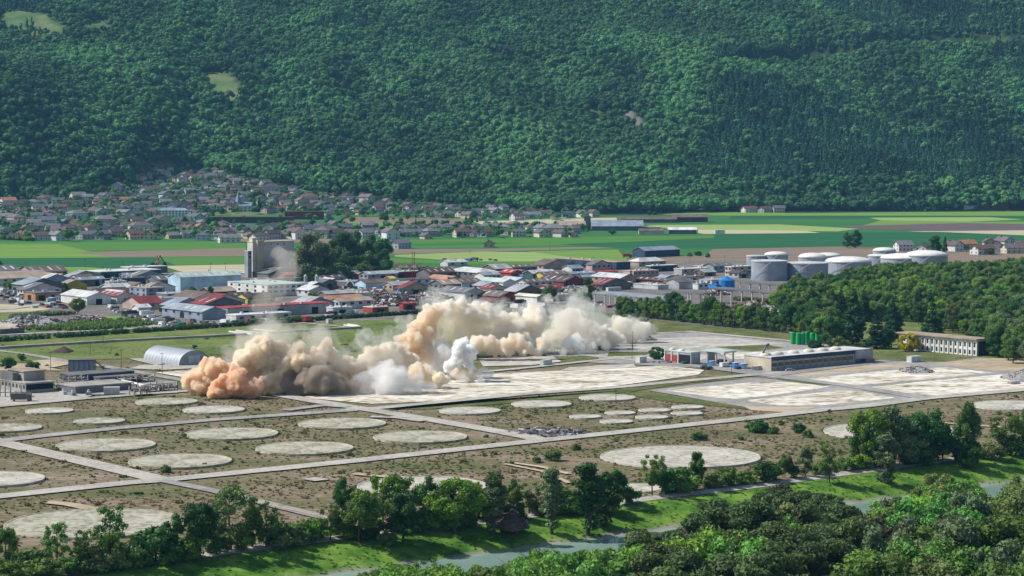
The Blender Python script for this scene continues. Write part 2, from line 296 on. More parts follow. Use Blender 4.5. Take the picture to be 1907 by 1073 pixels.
for m, P, l in [
    (M_lawn, [(640, 762), (700, 766), (790, 757), (966, 742), (1152, 724), (1290, 706), (1300, 700), (1390, 705), (1290, 712), (1208, 724), (1100, 740), (800, 762)], None),
    (M_lawn, [(1160, 729), (1208, 730), (1308, 744), (1390, 754), (1420, 764), (1350, 758), (1250, 748), (1180, 738)], None), (M_lawn, [(1520, 756), (1700, 738), (1724, 743), (1620, 757), (1540, 766)], None),
    (M_white, [(560, 740), (690, 752), (790, 748), (966, 735), (1152, 718), (1300, 698), (1312, 689), (1240, 681), (1180, 684), (1031, 691), (880, 698), (760, 706)], 'large pale slab of broken concrete in front of the dust cloud'),
    (M_tarm, [(1208, 727), (1352, 709), (1400, 704), (1535, 712), (1600, 722), (1700, 742), (1610, 758), (1480, 768), (1400, 760)], None),
    (M_sand, [(1385, 757), (1520, 758), (1480, 769), (1400, 764)], None),
    (M_white, [(1238, 727), (1400, 712), (1480, 712), (1545, 720), (1470, 732), (1372, 743), (1330, 740)], 'pale slab of broken concrete right of the middle of the site'), (M_white, [(1384, 746), (1560, 727), (1600, 728), (1668, 741), (1530, 755), (1450, 755)], None),
    (M_tarm, [(1170, 668), (1290, 662), (1380, 680), (1440, 690), (1640, 672), (1740, 660), (1907, 672), (2000, 700), (2000, 732), (1907, 727), (1730, 743), (1600, 722), (1440, 705), (1290, 682), (1190, 676)], 'grey tarmac yard round the workshops'),
    (M_sand, [(1462, 696), (1500, 690), (1650, 679), (1700, 682), (1560, 695), (1490, 701)], None), (M_white, [(1500, 706), (1640, 691), (1760, 684), (1850, 694), (1730, 706), (1590, 718)], None),
    (M_white, [(1622, 721), (1740, 708), (1870, 697), (2000, 704), (2000, 715), (1765, 738), (1690, 732)], 'pale slab of broken concrete at the right edge'), (M_sand, [(1740, 676), (1850, 667), (2000, 672), (2000, 692), (1840, 690)], None),
    (M_lawn, [(1445, 704), (1500, 707), (1560, 716), (1530, 718), (1450, 708)], None), (M_lawn, [(1590, 722), (1640, 724), (1700, 735), (1760, 740), (1700, 741), (1610, 727)], None),
    (M_lawn, [(1600, 660), (1700, 655), (1830, 664), (1760, 674), (1640, 672)], None),
    (M_tarm, [(1000, 655), (1150, 636), (1240, 620), (1290, 619), (1480, 638), (1560, 650), (1600, 672), (1400, 690), (1200, 680), (1040, 672)], None),
    (M_white2, [(1150, 646), (1225, 630), (1340, 626), (1460, 640), (1400, 646), (1330, 655), (1220, 652)], None), (M_white2, [(1130, 663), (1240, 655), (1330, 662), (1300, 672), (1200, 670)], None), (M_white, [(1340, 658), (1420, 655), (1500, 660), (1450, 668), (1360, 668)], None),
    (M_lawn, [(1330, 646), (1430, 642), (1460, 648), (1400, 655)], None), (M_lawn, [(1135, 655), (1220, 656), (1200, 662), (1130, 664)], None),
    (M_white2, [(890, 668), (960, 662), (1040, 664), (1060, 672), (990, 680), (900, 682)], None), (M_lawn, [(1030, 664), (1110, 662), (1120, 672), (1050, 676)], None), (M_lawn, [(930, 684), (990, 684), (960, 690), (925, 689)], None),
    (M_white2, [(1120, 680), (1180, 678), (1186, 684), (1040, 691), (1060, 684)], None),
    (M_road, [(-80, 762), (-80, 722), (100, 726), (180, 733), (155, 743), (0, 757)], None), (M_tarm, [(150, 700), (330, 710), (330, 732), (170, 735), (110, 728)], None),
    (M_white, [(290, 694), (360, 688), (400, 694), (340, 702)], None), (M_road, [(240, 686), (262, 680), (390, 678), (400, 684), (300, 689)], None), (M_road, [(240, 668), (262, 667), (310, 676), (290, 680)], None),
    (M_sand, [(60, 672), (110, 668), (140, 676), (100, 684), (50, 682)], None), (M_sand, [(0, 676), (60, 678), (120, 690), (0, 690)], None)]:
    sheet('concrete_slab' if m in (M_white, M_white2, M_road) else 'yard' if m is M_tarm else 'bare_ground' if m is M_sand else 'grass_strip', P, m, Z(), l)
zr = zc[0] + .01
for nm, P, w, m in [
    ('road', [(-300, 957), (0, 926), (235, 901), (302, 896), (640, 862), (996, 823), (1130, 809), (1390, 781), (1530, 765), (1607, 758), (1722, 743), (1907, 727), (2100, 711)], 8.5, M_road),
    ('road', [(-120, 795), (0, 825), (13, 828), (278, 890), (300, 896)], 9, M_road), ('road', [(300, 896), (403, 917), (523, 946), (584, 961), (700, 988)], 5, M_tarm),
    ('road', [(-200, 838), (0, 823), (73, 814), (216, 799), (400, 783), (560, 772), (660, 765)], 8, M_tarm), ('road', [(500, 733), (560, 744), (663, 761), (722, 770), (900, 800), (986, 816), (1010, 822)], 8.5, M_road),
    ('road', [(640, 765), (700, 762), (780, 754), (981, 735), (1158, 722), (1260, 712), (1396, 700), (1480, 694)], 7, M_road), ('road', [(1190, 670), (1290, 682), (1440, 702), (1582, 720), (1722, 743)], 8, M_tarm),
    ('road', [(1440, 700), (1550, 686), (1650, 673)], 8, M_tarm), ('road', [(-200, 776), (0, 758), (155, 744), (354, 729), (500, 716)], 6, M_road), ('road', [(191, 683), (237, 691), (354, 712), (480, 733)], 6, M_tarm),
    ('road', [(-50, 648), (50, 661), (126, 674), (191, 683)], 5, M_tarm), ('road', [(1225, 622), (1281, 618.5), (1470, 636), (1560, 648)], 6, M_road), ('road', [(960, 650), (1036, 657), (1132, 667), (1200, 674)], 6, M_road),
    ('road', [(900, 694), (994, 685), (1132, 670), (1200, 664)], 5, M_road), ('road', [(280, 612), (300, 606), (275, 598), (262, 588)], 9, M_road), ('road', [(-200, 640), (0, 625), (220, 615), (280, 611), (430, 604)], 5, M_road),
    ('road', [(560, 602), (620, 608), (660, 612)], 3, M_sand), ('road', [(-300, 585), (20, 576), (130, 560), (220, 545)], 9, M_road)]:
    zr += .005; strip(nm, P, w, m, zr)
# demolished strips: darker earth and paths inside the foreground field
for P, w, m in [([(800, 893), (700, 889), (660, 884)], 4, M_sand), ([(940, 862), (1010, 872), (1060, 885)], 2.5, M_sand), ([(1060, 902), (1010, 880), (940, 866)], 2, M_sand), ([(85, 937), (130, 942), (180, 952)], 5, M_sand), ([(575, 893), (600, 897)], 6, M_white2),
                ([(690, 778), (740, 779), (790, 786)], 6, M_white2), ([(530, 766), (600, 757), (650, 760)], 6, M_tarm), ([(450, 932), (560, 956), (640, 974)], 1.2, M_sand), ([(1660, 776), (1780, 792), (1907, 800)], 2.5, M_sand)]:
    zr += .005; strip('track', P, w, m, zr)
strip('path', [(60, 1079), (117, 1073), (369, 1042), (640, 1008), (820, 986), (1013, 961), (1240, 929), (1374, 912), (1556, 888), (1778, 860), (1907, 845), (2000, 834)], 4, M_road, .12, True, 'pale riverside path along the top of the grass bank')

# ------------------------------------------------------------------ round tank pads
M_pad = ramp_mat('old_tank_pad_concrete', [(.36, (.15, .145, .08)), (.44, (.29, .275, .20)), (.52, (.41, .395, .31)), (.64, (.53, .51, .43))], (.09, .55), .5)[0]
M_padw = ramp_mat('clean_tank_pad_concrete', [(.36, (.24, .215, .155)), (.44, (.39, .365, .30)), (.53, (.49, .47, .40)), (.64, (.60, .575, .50))], (.09, .55), .5)[0]
M_rim = mat('pale_kerb_concrete', (.44, .42, .36), .9, .15, .4)
PADS = [(92, 767, 88, 1, 'small round pad near the left edge, just below the white cabin'), (185, 786, 94, 0, 'round pad in the upper left group, nearest the road below it'), (15, 799, 122, 0, 'round pad cut by the left edge, above the road fork'), (310, 750, 114, 0, 'faint round pad just left of the orange end of the dust cloud'), (398, 765, 115, 1, 'round pad just below the orange end of the dust cloud'),
        (197, 831, 182, 0, 'big round pad beside the left road fork'), (335, 861, 191, 0, 'big round pad just above the road crossing at lower left'), (432, 810, 172, 0, 'big round pad, rearmost of the four left of centre'), (637, 791, 164, 0, 'big round pad below the dark base of the dust cloud'),
        (567, 837, 182, 0, 'big round pad between the road and the middle group of pads'), (783, 816, 176, 0, 'big round pad just left of the road junction in the centre'), (-15, 895, 192, 1, 'round pad cut by the left edge, above the lowest road'), (178, 977, 332, 0, 'huge mossy round pad behind the trees at lower left'),
        (786, 908, 244, 1, 'round pad mostly hidden behind the row of trees in the centre'), (1268, 853, 299, 1, 'huge clean round pad right of centre in the scrub'), (1662, 806, 254, 1, 'round pad half hidden behind the tall trees at right'), (1885, 757, 150, 1, 'round pad with a dark puddle at the right edge'),
        (875, 767, 115, 1, 'round pad at the left end of the row in front of the slab'), (1008, 754.5, 113, 1, 'middle one of three round pads in a row in front of the slab'), (1131, 742.5, 106, 1, 'farthest of three round pads in a row in front of the slab'),
        (1090, 778, 60, 1, 'small round pad, left end of the cluster of small pads'), (1155, 771, 58, 1, 'small round pad in the back row, left of two in the middle'), (1148, 787, 62, 1, 'small round pad, lowest of the cluster by the road'), (1214, 779, 62, 1, 'small round pad in the front row of the cluster, centre'), (1219, 766, 60, 1, 'small round pad in the middle of the back row of the cluster'),
        (1279, 772, 60, 1, 'small round pad, right end of the front row of the cluster'), (1281, 760, 60, 1, 'small round pad at the rear right of the cluster'), (1190, 912, 112, 1, 'partly overgrown round pad beside the riverside path')]
for px, py, w, k, lab in PADS:
    c = G(px, py); r = w / 2 / F * c.length; N = 48
    t = empty('tank_pad', c); V = []; Fc = []
    for rr, z in ((0, .62), (r - .5, .55)):
        for i in range(N): a = 2 * math.pi * i / N; q = rr * (1 + .006 * math.sin(5 * a + px) + .004 * math.sin(11 * a + py)); V.append((q * math.cos(a), q * math.sin(a), z))
    Fc = [(i, N + i, N + (i + 1) % N) for i in range(N)]
    mesh_obj('pad_surface', V, Fc, M_padw if k else M_pad, t)
    V = []; Fc = []
    for j, (rr, z) in enumerate(((r - .5, .05), (r - .5, .66), (r, .7), (r + .15, .05))):
        for i in range(N):
            a = 2 * math.pi * i / N; q = rr * (1 + .006 * math.sin(5 * a + px) + .004 * math.sin(11 * a + py)); V.append((q * math.cos(a), q * math.sin(a), z))
    for j in range(3):
        for i in range(N): Fc.append((j * N + i, (j + 1) * N + i, (j + 1) * N + (i + 1) % N, j * N + (i + 1) % N)[::-1])
    mesh_obj('kerb_ring', V, Fc, M_rim if k else M_pad, t)
    tag(t, 'grey concrete ' + lab, 'concrete pad', 'round concrete tank pads', p=(px, py))
# ------------------------------------------------------------------ trees
def leaf_mat(name, c, var=.35):
    c = tuple(v * 1.35 for v in c)
    m = bpy.data.materials.new(name); m.use_nodes = True; n = m.node_tree; b = n.nodes['Principled BSDF']; out = n.nodes['Material Output']
    b.inputs['Roughness'].default_value = .6; b.inputs['Specular IOR Level'].default_value = .2
    at = n.nodes.new('ShaderNodeAttribute'); at.attribute_name = 'tone'; oi = n.nodes.new('ShaderNodeObjectInfo')
    r = n.nodes.new('ShaderNodeValToRGB'); e = r.color_ramp.elements
    e[0].position = 0; e[0].color = (*[x * (1 - var) for x in c], 1); e[1].position = 1; e[1].color = (min(1, c[0] * (1 + var * 1.5)), min(1, c[1] * (1 + var * 1.2)), c[2] * (1 + var * .4), 1)
    n.links.new(at.outputs['Fac'], r.inputs[0])
    hs = n.nodes.new('ShaderNodeHueSaturation'); n.links.new(r.outputs[0], hs.inputs['Color'])
    mr = n.nodes.new('ShaderNodeMapRange'); mr.inputs[3].default_value = .78; mr.inputs[4].default_value = 1.25; n.links.new(oi.outputs['Random'], mr.inputs[0]); n.links.new(mr.outputs[0], hs.inputs['Value'])
    m2 = n.nodes.new('ShaderNodeMath'); m2.operation = 'MULTIPLY'; m2.inputs[1].default_value = 7.31; n.links.new(oi.outputs['Random'], m2.inputs[0])
    m3 = n.nodes.new('ShaderNodeMath'); m3.operation = 'FRACT'; n.links.new(m2.outputs[0], m3.inputs[0])
    mr2 = n.nodes.new('ShaderNodeMapRange'); mr2.inputs[3].default_value = .478; mr2.inputs[4].default_value = .515; n.links.new(m3.outputs[0], mr2.inputs[0]); n.links.new(mr2.outputs[0], hs.inputs['Hue'])
    n.links.new(hs.outputs[0], b.inputs['Base Color'])
    tr = n.nodes.new('ShaderNodeBsdfTranslucent'); n.links.new(hs.outputs[0], tr.inputs['Color']); mx = n.nodes.new('ShaderNodeMixShader'); mx.inputs[0].default_value = .25
    n.links.new(b.outputs[0], mx.inputs[1]); n.links.new(tr.outputs[0], mx.inputs[2]); n.links.new(mx.outputs[0], out.inputs['Surface'])
    return m
L_bare = leaf_mat('bare_grey_twigs', (.075, .062, .058)); L_mid = leaf_mat('leaves_mid_green', (.078, .150, .034)); L_bright = leaf_mat('leaves_bright_green', (.115, .225, .03)); L_dark = leaf_mat('leaves_dark_green', (0.035, 0.104, 0.026)); L_olive = leaf_mat('leaves_olive', (0.104, 0.152, 0.056))
L_grey = leaf_mat('leaves_grey_green', (0.112, 0.168, 0.088)); L_pine = leaf_mat('needles_dark', tuple(1.3 * v for v in (0.045, 0.077, 0.029))); L_yel = leaf_mat('leaves_yellow', (.36, .36, .012)); L_con = leaf_mat('needles_blue_green', (0.022, 0.067, 0.029)); L_fresh = leaf_mat('leaves_fresh_green', (0.096, 0.24, 0.056))
M_bark = mat('bark', (.10, .08, .06), .95, .3, 3); M_barkp = mat('pale_bark', (.30, .28, .24), .95, .3, 3)
def ico(sub):
    bm = bmesh.new(); bmesh.ops.create_icosphere(bm, subdivisions=sub, radius=1)
    v = np.array([x.co[:] for x in bm.verts]); f = np.array([[q.index for q in p.verts] for p in bm.faces]); bm.free(); return v, f
I1, I2, I3 = ico(1), ico(2), ico(3)
def crown_mesh(name, blobs, leaves, size, seed, core=.86, droop=0.0, flat=1.0):
    """blobs: (x,y,z,r). Leaf sprays on and in each blob, over a rough core."""
    rng = np.random.default_rng(seed); V = []; Fq = []; Ft = []; tone = []; tq = []; n = 0
    rt = sum(b[3] ** 2 for b in blobs)
    for bx, by, bz, br in blobs:
        bt = rng.uniform(0, 1); c = np.array((bx, by, bz)); sc3 = np.array((1, 1, flat))
        if core:
            v, f = I1; w = v * (br * core * rng.uniform(.75, 1.1, (len(v), 1))) * sc3 + c; V.append(w); Ft.append(f + n); n += len(v); tone += [bt * .6 + .1] * len(f)
        k = max(6, int(leaves * br ** 2 / rt)); d = rng.normal(size=(k, 3)); d /= np.linalg.norm(d, axis=1)[:, None]
        p = c + d * sc3 * (br * rng.uniform(.72, 1.16, (k, 1)) ** 1.0); p[:, 2] -= droop * rng.uniform(0, 1, k) * br
        nn = d * .9 + rng.normal(size=(k, 3)) * .55; nn /= np.linalg.norm(nn, axis=1)[:, None]
        a = np.cross(nn, rng.normal(size=(k, 3))); a /= np.linalg.norm(a, axis=1)[:, None]; bb = np.cross(nn, a); s = size * rng.uniform(.6, 1.5, (k, 1))
        q = np.stack([p - a * s, p - bb * s * .6 + nn * s * .15, p + a * s, p + bb * s * .6 - nn * s * .15], 1).reshape(-1, 3); V.append(q)
        Fq.append(np.arange(4 * k).reshape(k, 4) + n); n += 4 * k; tq += list(np.clip(bt * .6 + rng.uniform(0, .4, k), 0, 1))
    V = np.concatenate(V); me = bpy.data.meshes.new(name); faces = (np.concatenate(Ft).tolist() if Ft else []) + np.concatenate(Fq).tolist()
    me.from_pydata(V.tolist(), [], faces); at = me.attributes.new('tone', 'FLOAT', 'FACE'); at.data.foreach_set('value', np.array(tone + tq, dtype=float)); me.update(); return me
def blob_set(kind, rng):
    B = []
    if kind == 'round':
        for i in range(26):
            d = rng.normal(size=3); d /= np.linalg.norm(d); r = rng.uniform(.5, 1) ** .5; B.append((d[0] * .30 * r, d[1] * .30 * r, .60 + d[2] * .30 * r, rng.uniform(.09, .15)))
    elif kind == 'tall':
        for i in range(28):
            h = rng.uniform(.16, .93); w = .24 * math.sin(min(1, (h + .12)) * math.pi * .93) ** .6 + .02; a = rng.uniform(0, 6.28); r = w * rng.uniform(.3, 1); B.append((r * math.cos(a), r * math.sin(a), h, rng.uniform(.06, .12)))
    elif kind == 'open':
        for i in range(48):
            h = rng.uniform(.26, .95); w = .34 * math.sin((h - .1) * math.pi * .95) ** .7; a = rng.uniform(0, 6.28); r = w * rng.uniform(.35, 1.05); B.append((r * math.cos(a), r * math.sin(a), h, rng.uniform(.045, .095)))
    elif kind == 'slim':
        for i in range(26):
            h = rng.uniform(.12, .96); w = .13 * math.sin(min(1, h + .1) * math.pi * .95) ** .5; a = rng.uniform(0, 6.28); r = w * rng.uniform(.2, 1); B.append((r * math.cos(a), r * math.sin(a), h, rng.uniform(.045, .08)))
    elif kind == 'cone':
        for i in range(60):
            h = 1 - rng.uniform(0, .93) ** .8 * .95; w = .24 * (1 - h) ** .8; a = rng.uniform(0, 6.28); r = w * rng.uniform(.55, 1); B.append((r * math.cos(a), r * math.sin(a), h, .025 + .05 * (1 - h)))
        B += [(0, 0, .2, .16), (0, 0, .35, .13), (0, 0, .5, .10), (0, 0, .65, .075), (0, 0, .8, .045)]
    elif kind == 'pine':
        for i in range(24):
            h = rng.uniform(.38, .98); w = .30 * (1.1 - h) ** .45; a = rng.uniform(0, 6.28); r = w * rng.uniform(.3, 1); B.append((r * math.cos(a), r * math.sin(a), h, rng.uniform(.06, .11)))
    elif kind == 'bush':
        for i in range(20):
            a = rng.uniform(0, 6.28); r = rng.uniform(0, .42) ; h = rng.uniform(.15, .72) * (1 - r * .6); B.append((r * math.cos(a), r * math.sin(a), h, rng.uniform(.13, .22)))
    elif kind == 'ball':
        for i in range(34):
            d = rng.normal(size=3); d /= np.linalg.norm(d); B.append((d[0] * .40, d[1] * .40, .52 + d[2] * .38, rng.uniform(.10, .14)))
    return B
def trunk_mesh(name, kind, rng, top=.62, r=.022):
    mb = MB(); lean = rng.uniform(-.03, .03, 2); p0 = Vector((0, 0, -.02)); p1 = Vector((lean[0], lean[1], .3)); p2 = Vector((lean[0] * 1.5, lean[1], top)); p3 = Vector((0, 0, min(.95, top + .3)))
    mb.tube(p0, p1, r, r * .75, 7).tube(p1, p2, r * .75, r * .45, 7).tube(p2, p3, r * .45, r * .12, 5)
    for i in range(7):
        h = rng.uniform(.22, top + .15); a = rng.uniform(0, 6.28); L = (.12 if kind in ('slim', 'cone') else .27) * rng.uniform(.7, 1.1); s = p0.lerp(p3, h / .95); e_ = s + Vector((L * math.cos(a), L * math.sin(a), L * rng.uniform(.4, 1.1)))
        m_ = s.lerp(e_, .5) + Vector((0, 0, .02)); mb.tube(s, m_, r * .35, r * .22, 5, cap=False).tube(m_, e_, r * .22, r * .07, 4, cap=False)
    return mb
TREE = {}
for kind, nv_, lv, sz, fl, dr in (('round', 4, 5200, .019, .85, .1), ('tall', 4, 4800, .018, 1, .15), ('open', 4, 3800, .018, .8, .1), ('slim', 3, 3000, .017, 1, .3), ('cone', 3, 3200, .020, .6, .5), ('pine', 4, 4600, .016, .55, 0), ('bush', 3, 1700, .045, .8, 0), ('ball', 1, 3200, .035, 1, 0)):
    TREE[kind] = []
    for i in range(nv_):
        rng = np.random.default_rng(100 + i * 17 + sum(map(ord, kind))); c = crown_mesh('crown', blob_set(kind, rng), lv, sz, i, .84 if kind not in ('open', 'slim') else .6, dr, fl)
        c.materials.append(L_mid); tb = trunk_mesh('trunk', kind, rng, .62 if kind != 'bush' else .4, .022 if kind != 'bush' else .03)
        t = bpy.data.meshes.new('trunk'); t.from_pydata(tb.V, [], tb.F); t.materials.append(M_bark); TREE[kind].append((c, t))
KN = {'round': 'broadleaf_tree', 'tall': 'broadleaf_tree', 'open': 'broadleaf_tree', 'slim': 'poplar_tree', 'cone': 'conifer_tree', 'pine': 'pine_tree', 'bush': 'shrub', 'ball': 'shrub'}
def tree(p, h, kind, m, label, group=None, w=1.0, cat=None, v=None):
    nm_ = KN[kind]
    if nm_ == 'broadleaf_tree': nm_ = 'garden_tree' if group and 'garden' in group else 'woodland_tree' if group and 'wood' in group else 'avenue_tree' if group and 'avenue' in group else 'riverbank_tree' if group and 'near river' in group else nm_
    t = empty(nm_, p, R.uniform(0, 6.28)); cm, tm = TREE[kind][R.randrange(len(TREE[kind])) if v is None else v]
    W = h * w * R.uniform(.92, 1.1)
    for nme, me, ma in (('crown', cm, m), ('trunk', tm, None)):
        o = bpy.data.objects.new(nme, me); COL.objects.link(o); o.parent = t
        if ma: o.material_slots[0].link = 'OBJECT'; o.material_slots[0].material = ma
    t.scale = (W, W, h)
    q = pix(p); tag(t, label, cat or ('shrub' if kind in ('bush', 'ball') else 'tree'), group, p=(q[0], q[1])); return t
def on_ground(px, py):
    p = GT(px, py); return p if p else G(px, py)
MN = {id(L_mid): 'mid green', id(L_bright): 'bright green', id(L_dark): 'dark green', id(L_olive): 'olive green', id(L_grey): 'grey green', id(L_pine): 'dark', id(L_yel): 'yellow', id(L_con): 'very dark', id(L_fresh): 'fresh green', id(L_bare): 'bare greyish'}
SH = {'round': 'round-crowned', 'tall': 'tall oval', 'open': 'loose airy', 'slim': 'slender upright', 'cone': 'cone-shaped conifer', 'pine': 'ragged pine', 'bush': 'low spreading', 'ball': 'dense ball-shaped'}
def hsize(px_h): return 'tall' if px_h > 100 else 'medium' if px_h > 60 else 'small'
# (x, base y, top y, kind, material, width)
FG = [(12, 1066, 985, 'tall', L_mid, 1.0), (60, 1080, 1010, 'bush', L_dark, 1.1), (105, 1066, 978, 'open', L_fresh, .8), (150, 1068, 992, 'open', L_mid, .9), (205, 1060, 944, 'open', L_mid, .8), (180, 1068, 1010, 'bush', L_olive, 1.1), (232, 1060, 1000, 'bush', L_olive, 1.0),
      (292, 1052, 968, 'bush', L_dark, 1.2), (325, 1048, 962, 'tall', L_dark, 1.0), (372, 1040, 933, 'round', L_dark, .95), (350, 1044, 985, 'bush', L_bright, 1.0), (430, 1032, 912, 'open', L_olive, 1.15), (405, 1036, 985, 'bush', L_dark, .9), (470, 1026, 940, 'tall', L_mid, .8), (495, 1024, 938, 'open', L_mid, 1.0), (528, 1020, 962, 'bush', L_olive, 1.2),
      (562, 1016, 958, 'bush', L_mid, 1.1), (592, 1012, 962, 'bush', L_bright, 1.1), (615, 1010, 940, 'open', L_mid, .9), (642, 1004, 888, 'tall', L_dark, .8), (668, 1012, 905, 'round', L_mid, .95), (640, 1008, 965, 'bush', L_bright, 1.2), (712, 990, 890, 'open', L_bright, 1.0), (700, 1002, 960, 'bush', L_mid, 1.1),
      (750, 1020, 928, 'tall', L_dark, 1.15), (722, 1018, 978, 'bush', L_olive, 1.0), (740, 985, 888, 'open', L_mid, 1.0), (790, 985, 888, 'tall', L_mid, 1.0), (815, 980, 900, 'open', L_dark, 1.0), (847, 1004, 890, 'round', L_bright, 1.15), (815, 985, 930, 'bush', L_bright, 1.2), (880, 975, 900, 'open', L_bright, .9),
      (920, 1006, 890, 'slim', L_grey, 1.5), (905, 968, 898, 'bush', L_mid, 1.2), (955, 970, 895, 'tall', L_mid, .9), (985, 962, 905, 'open', L_olive, 1.2), (1026, 1000, 880, 'slim', L_grey, 1.3), (1055, 958, 900, 'bush', L_mid, 1.3), (1010, 962, 920, 'bush', L_olive, 1.3), (1094, 1006, 874, 'slim', L_dark, 1.7), (1125, 990, 888, 'slim', L_dark, 1.7), (1145, 945, 872, 'round', L_dark, .9),
      (1128, 960, 905, 'bush', L_mid, 1.1), (1172, 938, 900, 'bush', L_mid, 1.1), (1215, 925, 848, 'open', L_mid, .9), (1240, 922, 868, 'bush', L_dark, 1.1), (1272, 918, 862, 'bush', L_mid, 1.1), (1298, 915, 845, 'tall', L_mid, .9), (1330, 912, 880, 'bush', L_olive, 1.2), (1355, 908, 866, 'bush', L_mid, 1.2), (1392, 902, 872, 'bush', L_mid, 1.3), (1425, 898, 850, 'bush', L_dark, 1.1),
      (1462, 893, 846, 'round', L_mid, .9), (1442, 895, 868, 'bush', L_mid, 1.2), (1500, 888, 835, 'tall', L_grey, .9), (1478, 890, 860, 'bush', L_dark, 1.2), (1545, 905, 832, 'open', L_mid, .9), (1572, 880, 850, 'bush', L_mid, 1.3), (1600, 874, 840, 'bush', L_bright, 1.2), (1528, 886, 858, 'bush', L_mid, 1.2),
      (1618, 870, 755, 'round', L_bright, .85), (1600, 872, 800, 'tall', L_mid, .9), (1664, 868, 754, 'tall', L_grey, 1.25), (1690, 868, 785, 'round', L_grey, 1.1), (1650, 908, 815, 'slim', L_grey, 1.6), (1726, 864, 758, 'round', L_dark, 1.0), (1755, 862, 798, 'round', L_dark, 1.0), (1705, 866, 822, 'bush', L_dark, 1.3), (1640, 872, 826, 'bush', L_dark, 1.3), (1740, 862, 822, 'bush', L_mid, 1.3),
      (1802, 862, 752, 'tall', L_mid, .75), (1785, 862, 805, 'bush', L_dark, 1.0), (1805, 874, 830, 'ball', L_dark, .95), (1845, 855, 812, 'bush', L_olive, 1.2), (1872, 850, 770, 'open', L_mid, 1.0), (1905, 846, 762, 'tall', L_mid, 1.1), (1890, 850, 808, 'bush', L_mid, 1.2), (1822, 857, 826, 'bush', L_mid, 1.2),
      (80, 1086, 1030, 'bush', L_mid, 1.3), (25, 1092, 1040, 'bush', L_mid, 1.4), (130, 1076, 1035, 'bush', L_mid, 1.3), (255, 1058, 1015, 'bush', L_mid, 1.3), (450, 1030, 985, 'bush', L_mid, 1.2), (510, 1022, 985, 'bush', L_dark, 1.2), (680, 1004, 965, 'bush', L_dark, 1.3), (770, 990, 945, 'bush', L_dark, 1.3), (865, 984, 945, 'bush', L_mid, 1.3), (960, 968, 935, 'bush', L_dark, 1.3), (1080, 955, 925, 'bush', L_mid, 1.3)]
for px, py, ty, k, m, w in FG:
    p = on_ground(px, py); h = (py - ty) / F * p.length * 1.02
    where = 'beside the riverside path' if px < 640 else 'in the middle of the riverside row' if px < 1170 else 'in the low thicket right of centre' if px < 1590 else 'in the tall group at the right'
    side = ' on the river side' if path_s(p.x, p.y) > 3 else ''
    tree(p, h, k, m, f'{hsize(py - ty)} {MN[id(m)]} {SH[k]} {"shrub" if k in ("bush", "ball") else "tree"} {where}{side}', 'trees along the riverside path', w)
for px, py, ty, m in [(1413, 806, 775, L_dark), (1398, 804, 783, L_mid), (1440, 808, 788, L_mid), (1487, 806, 780, L_dark), (1505, 815, 794, L_mid), (1300, 820, 800, L_dark), (1312, 818, 806, L_mid), (1030, 858, 825, L_olive), (1000, 862, 846, L_mid), (1072, 838, 822, L_olive), (345, 814, 806, L_mid), (905, 815, 806, L_olive), (218, 463 + 200, 656, L_dark), (60, 690, 665, L_dark), (15, 688, 660, L_dark), (40, 672, 655, L_mid), (150, 680, 668, L_mid),
                      (362, 650, 640, L_dark), (308, 880, 862, L_olive), (1455, 792, 780, L_mid), (1380, 820, 808, L_olive), (650, 655, 640, L_mid), (1121, 653, 641, L_mid), (1545, 770, 760, L_mid), (1215, 870, 852, L_olive)]:
    p = G(px, py); tree(p, (py - ty) / F * p.length, 'bush', m, f'{MN[id(m)]} bush standing alone on the open demolition site', 'lone bushes on the site', 1.1)
# near bank: the crowns that fill the lower right
TOPL = [(560, 1082), (640, 1075), (700, 1050), (760, 1044), (850, 1050), (920, 1050), (985, 1022), (1050, 1030), (1110, 1014), (1160, 1022), (1200, 985), (1250, 1000), (1290, 960), (1335, 905), (1370, 950), (1410, 925), (1460, 900), (1520, 912), (1575, 925), (1610, 960), (1650, 932), (1700, 920), (1750, 880), (1800, 884), (1840, 930), (1870, 935), (1900, 880), (2000, 880)]
tx, tyy = zip(*TOPL); pts = []
for it in range(9000):
    px = R.uniform(540, 1990); Y = R.uniform(455, 760); X = (px - CX) / F * Y; s = path_s(X, Y)
    if s < 46: continue
    if any((X - a) ** 2 + (Y - b) ** 2 < 6.4 ** 2 for a, b, *_ in pts): continue
    z = float(HT(X, Y)); top = np.interp(px, tx, tyy) + R.uniform(0, 30); ztop = HC - (top - 245) / F * Y; h = ztop - z
    if h < 2.6: continue
    h = min(h, R.uniform(14, 24)); pts.append((X, Y, z, h, px))
pts.sort(key=lambda a: -a[1]); print('near bank', len(pts))
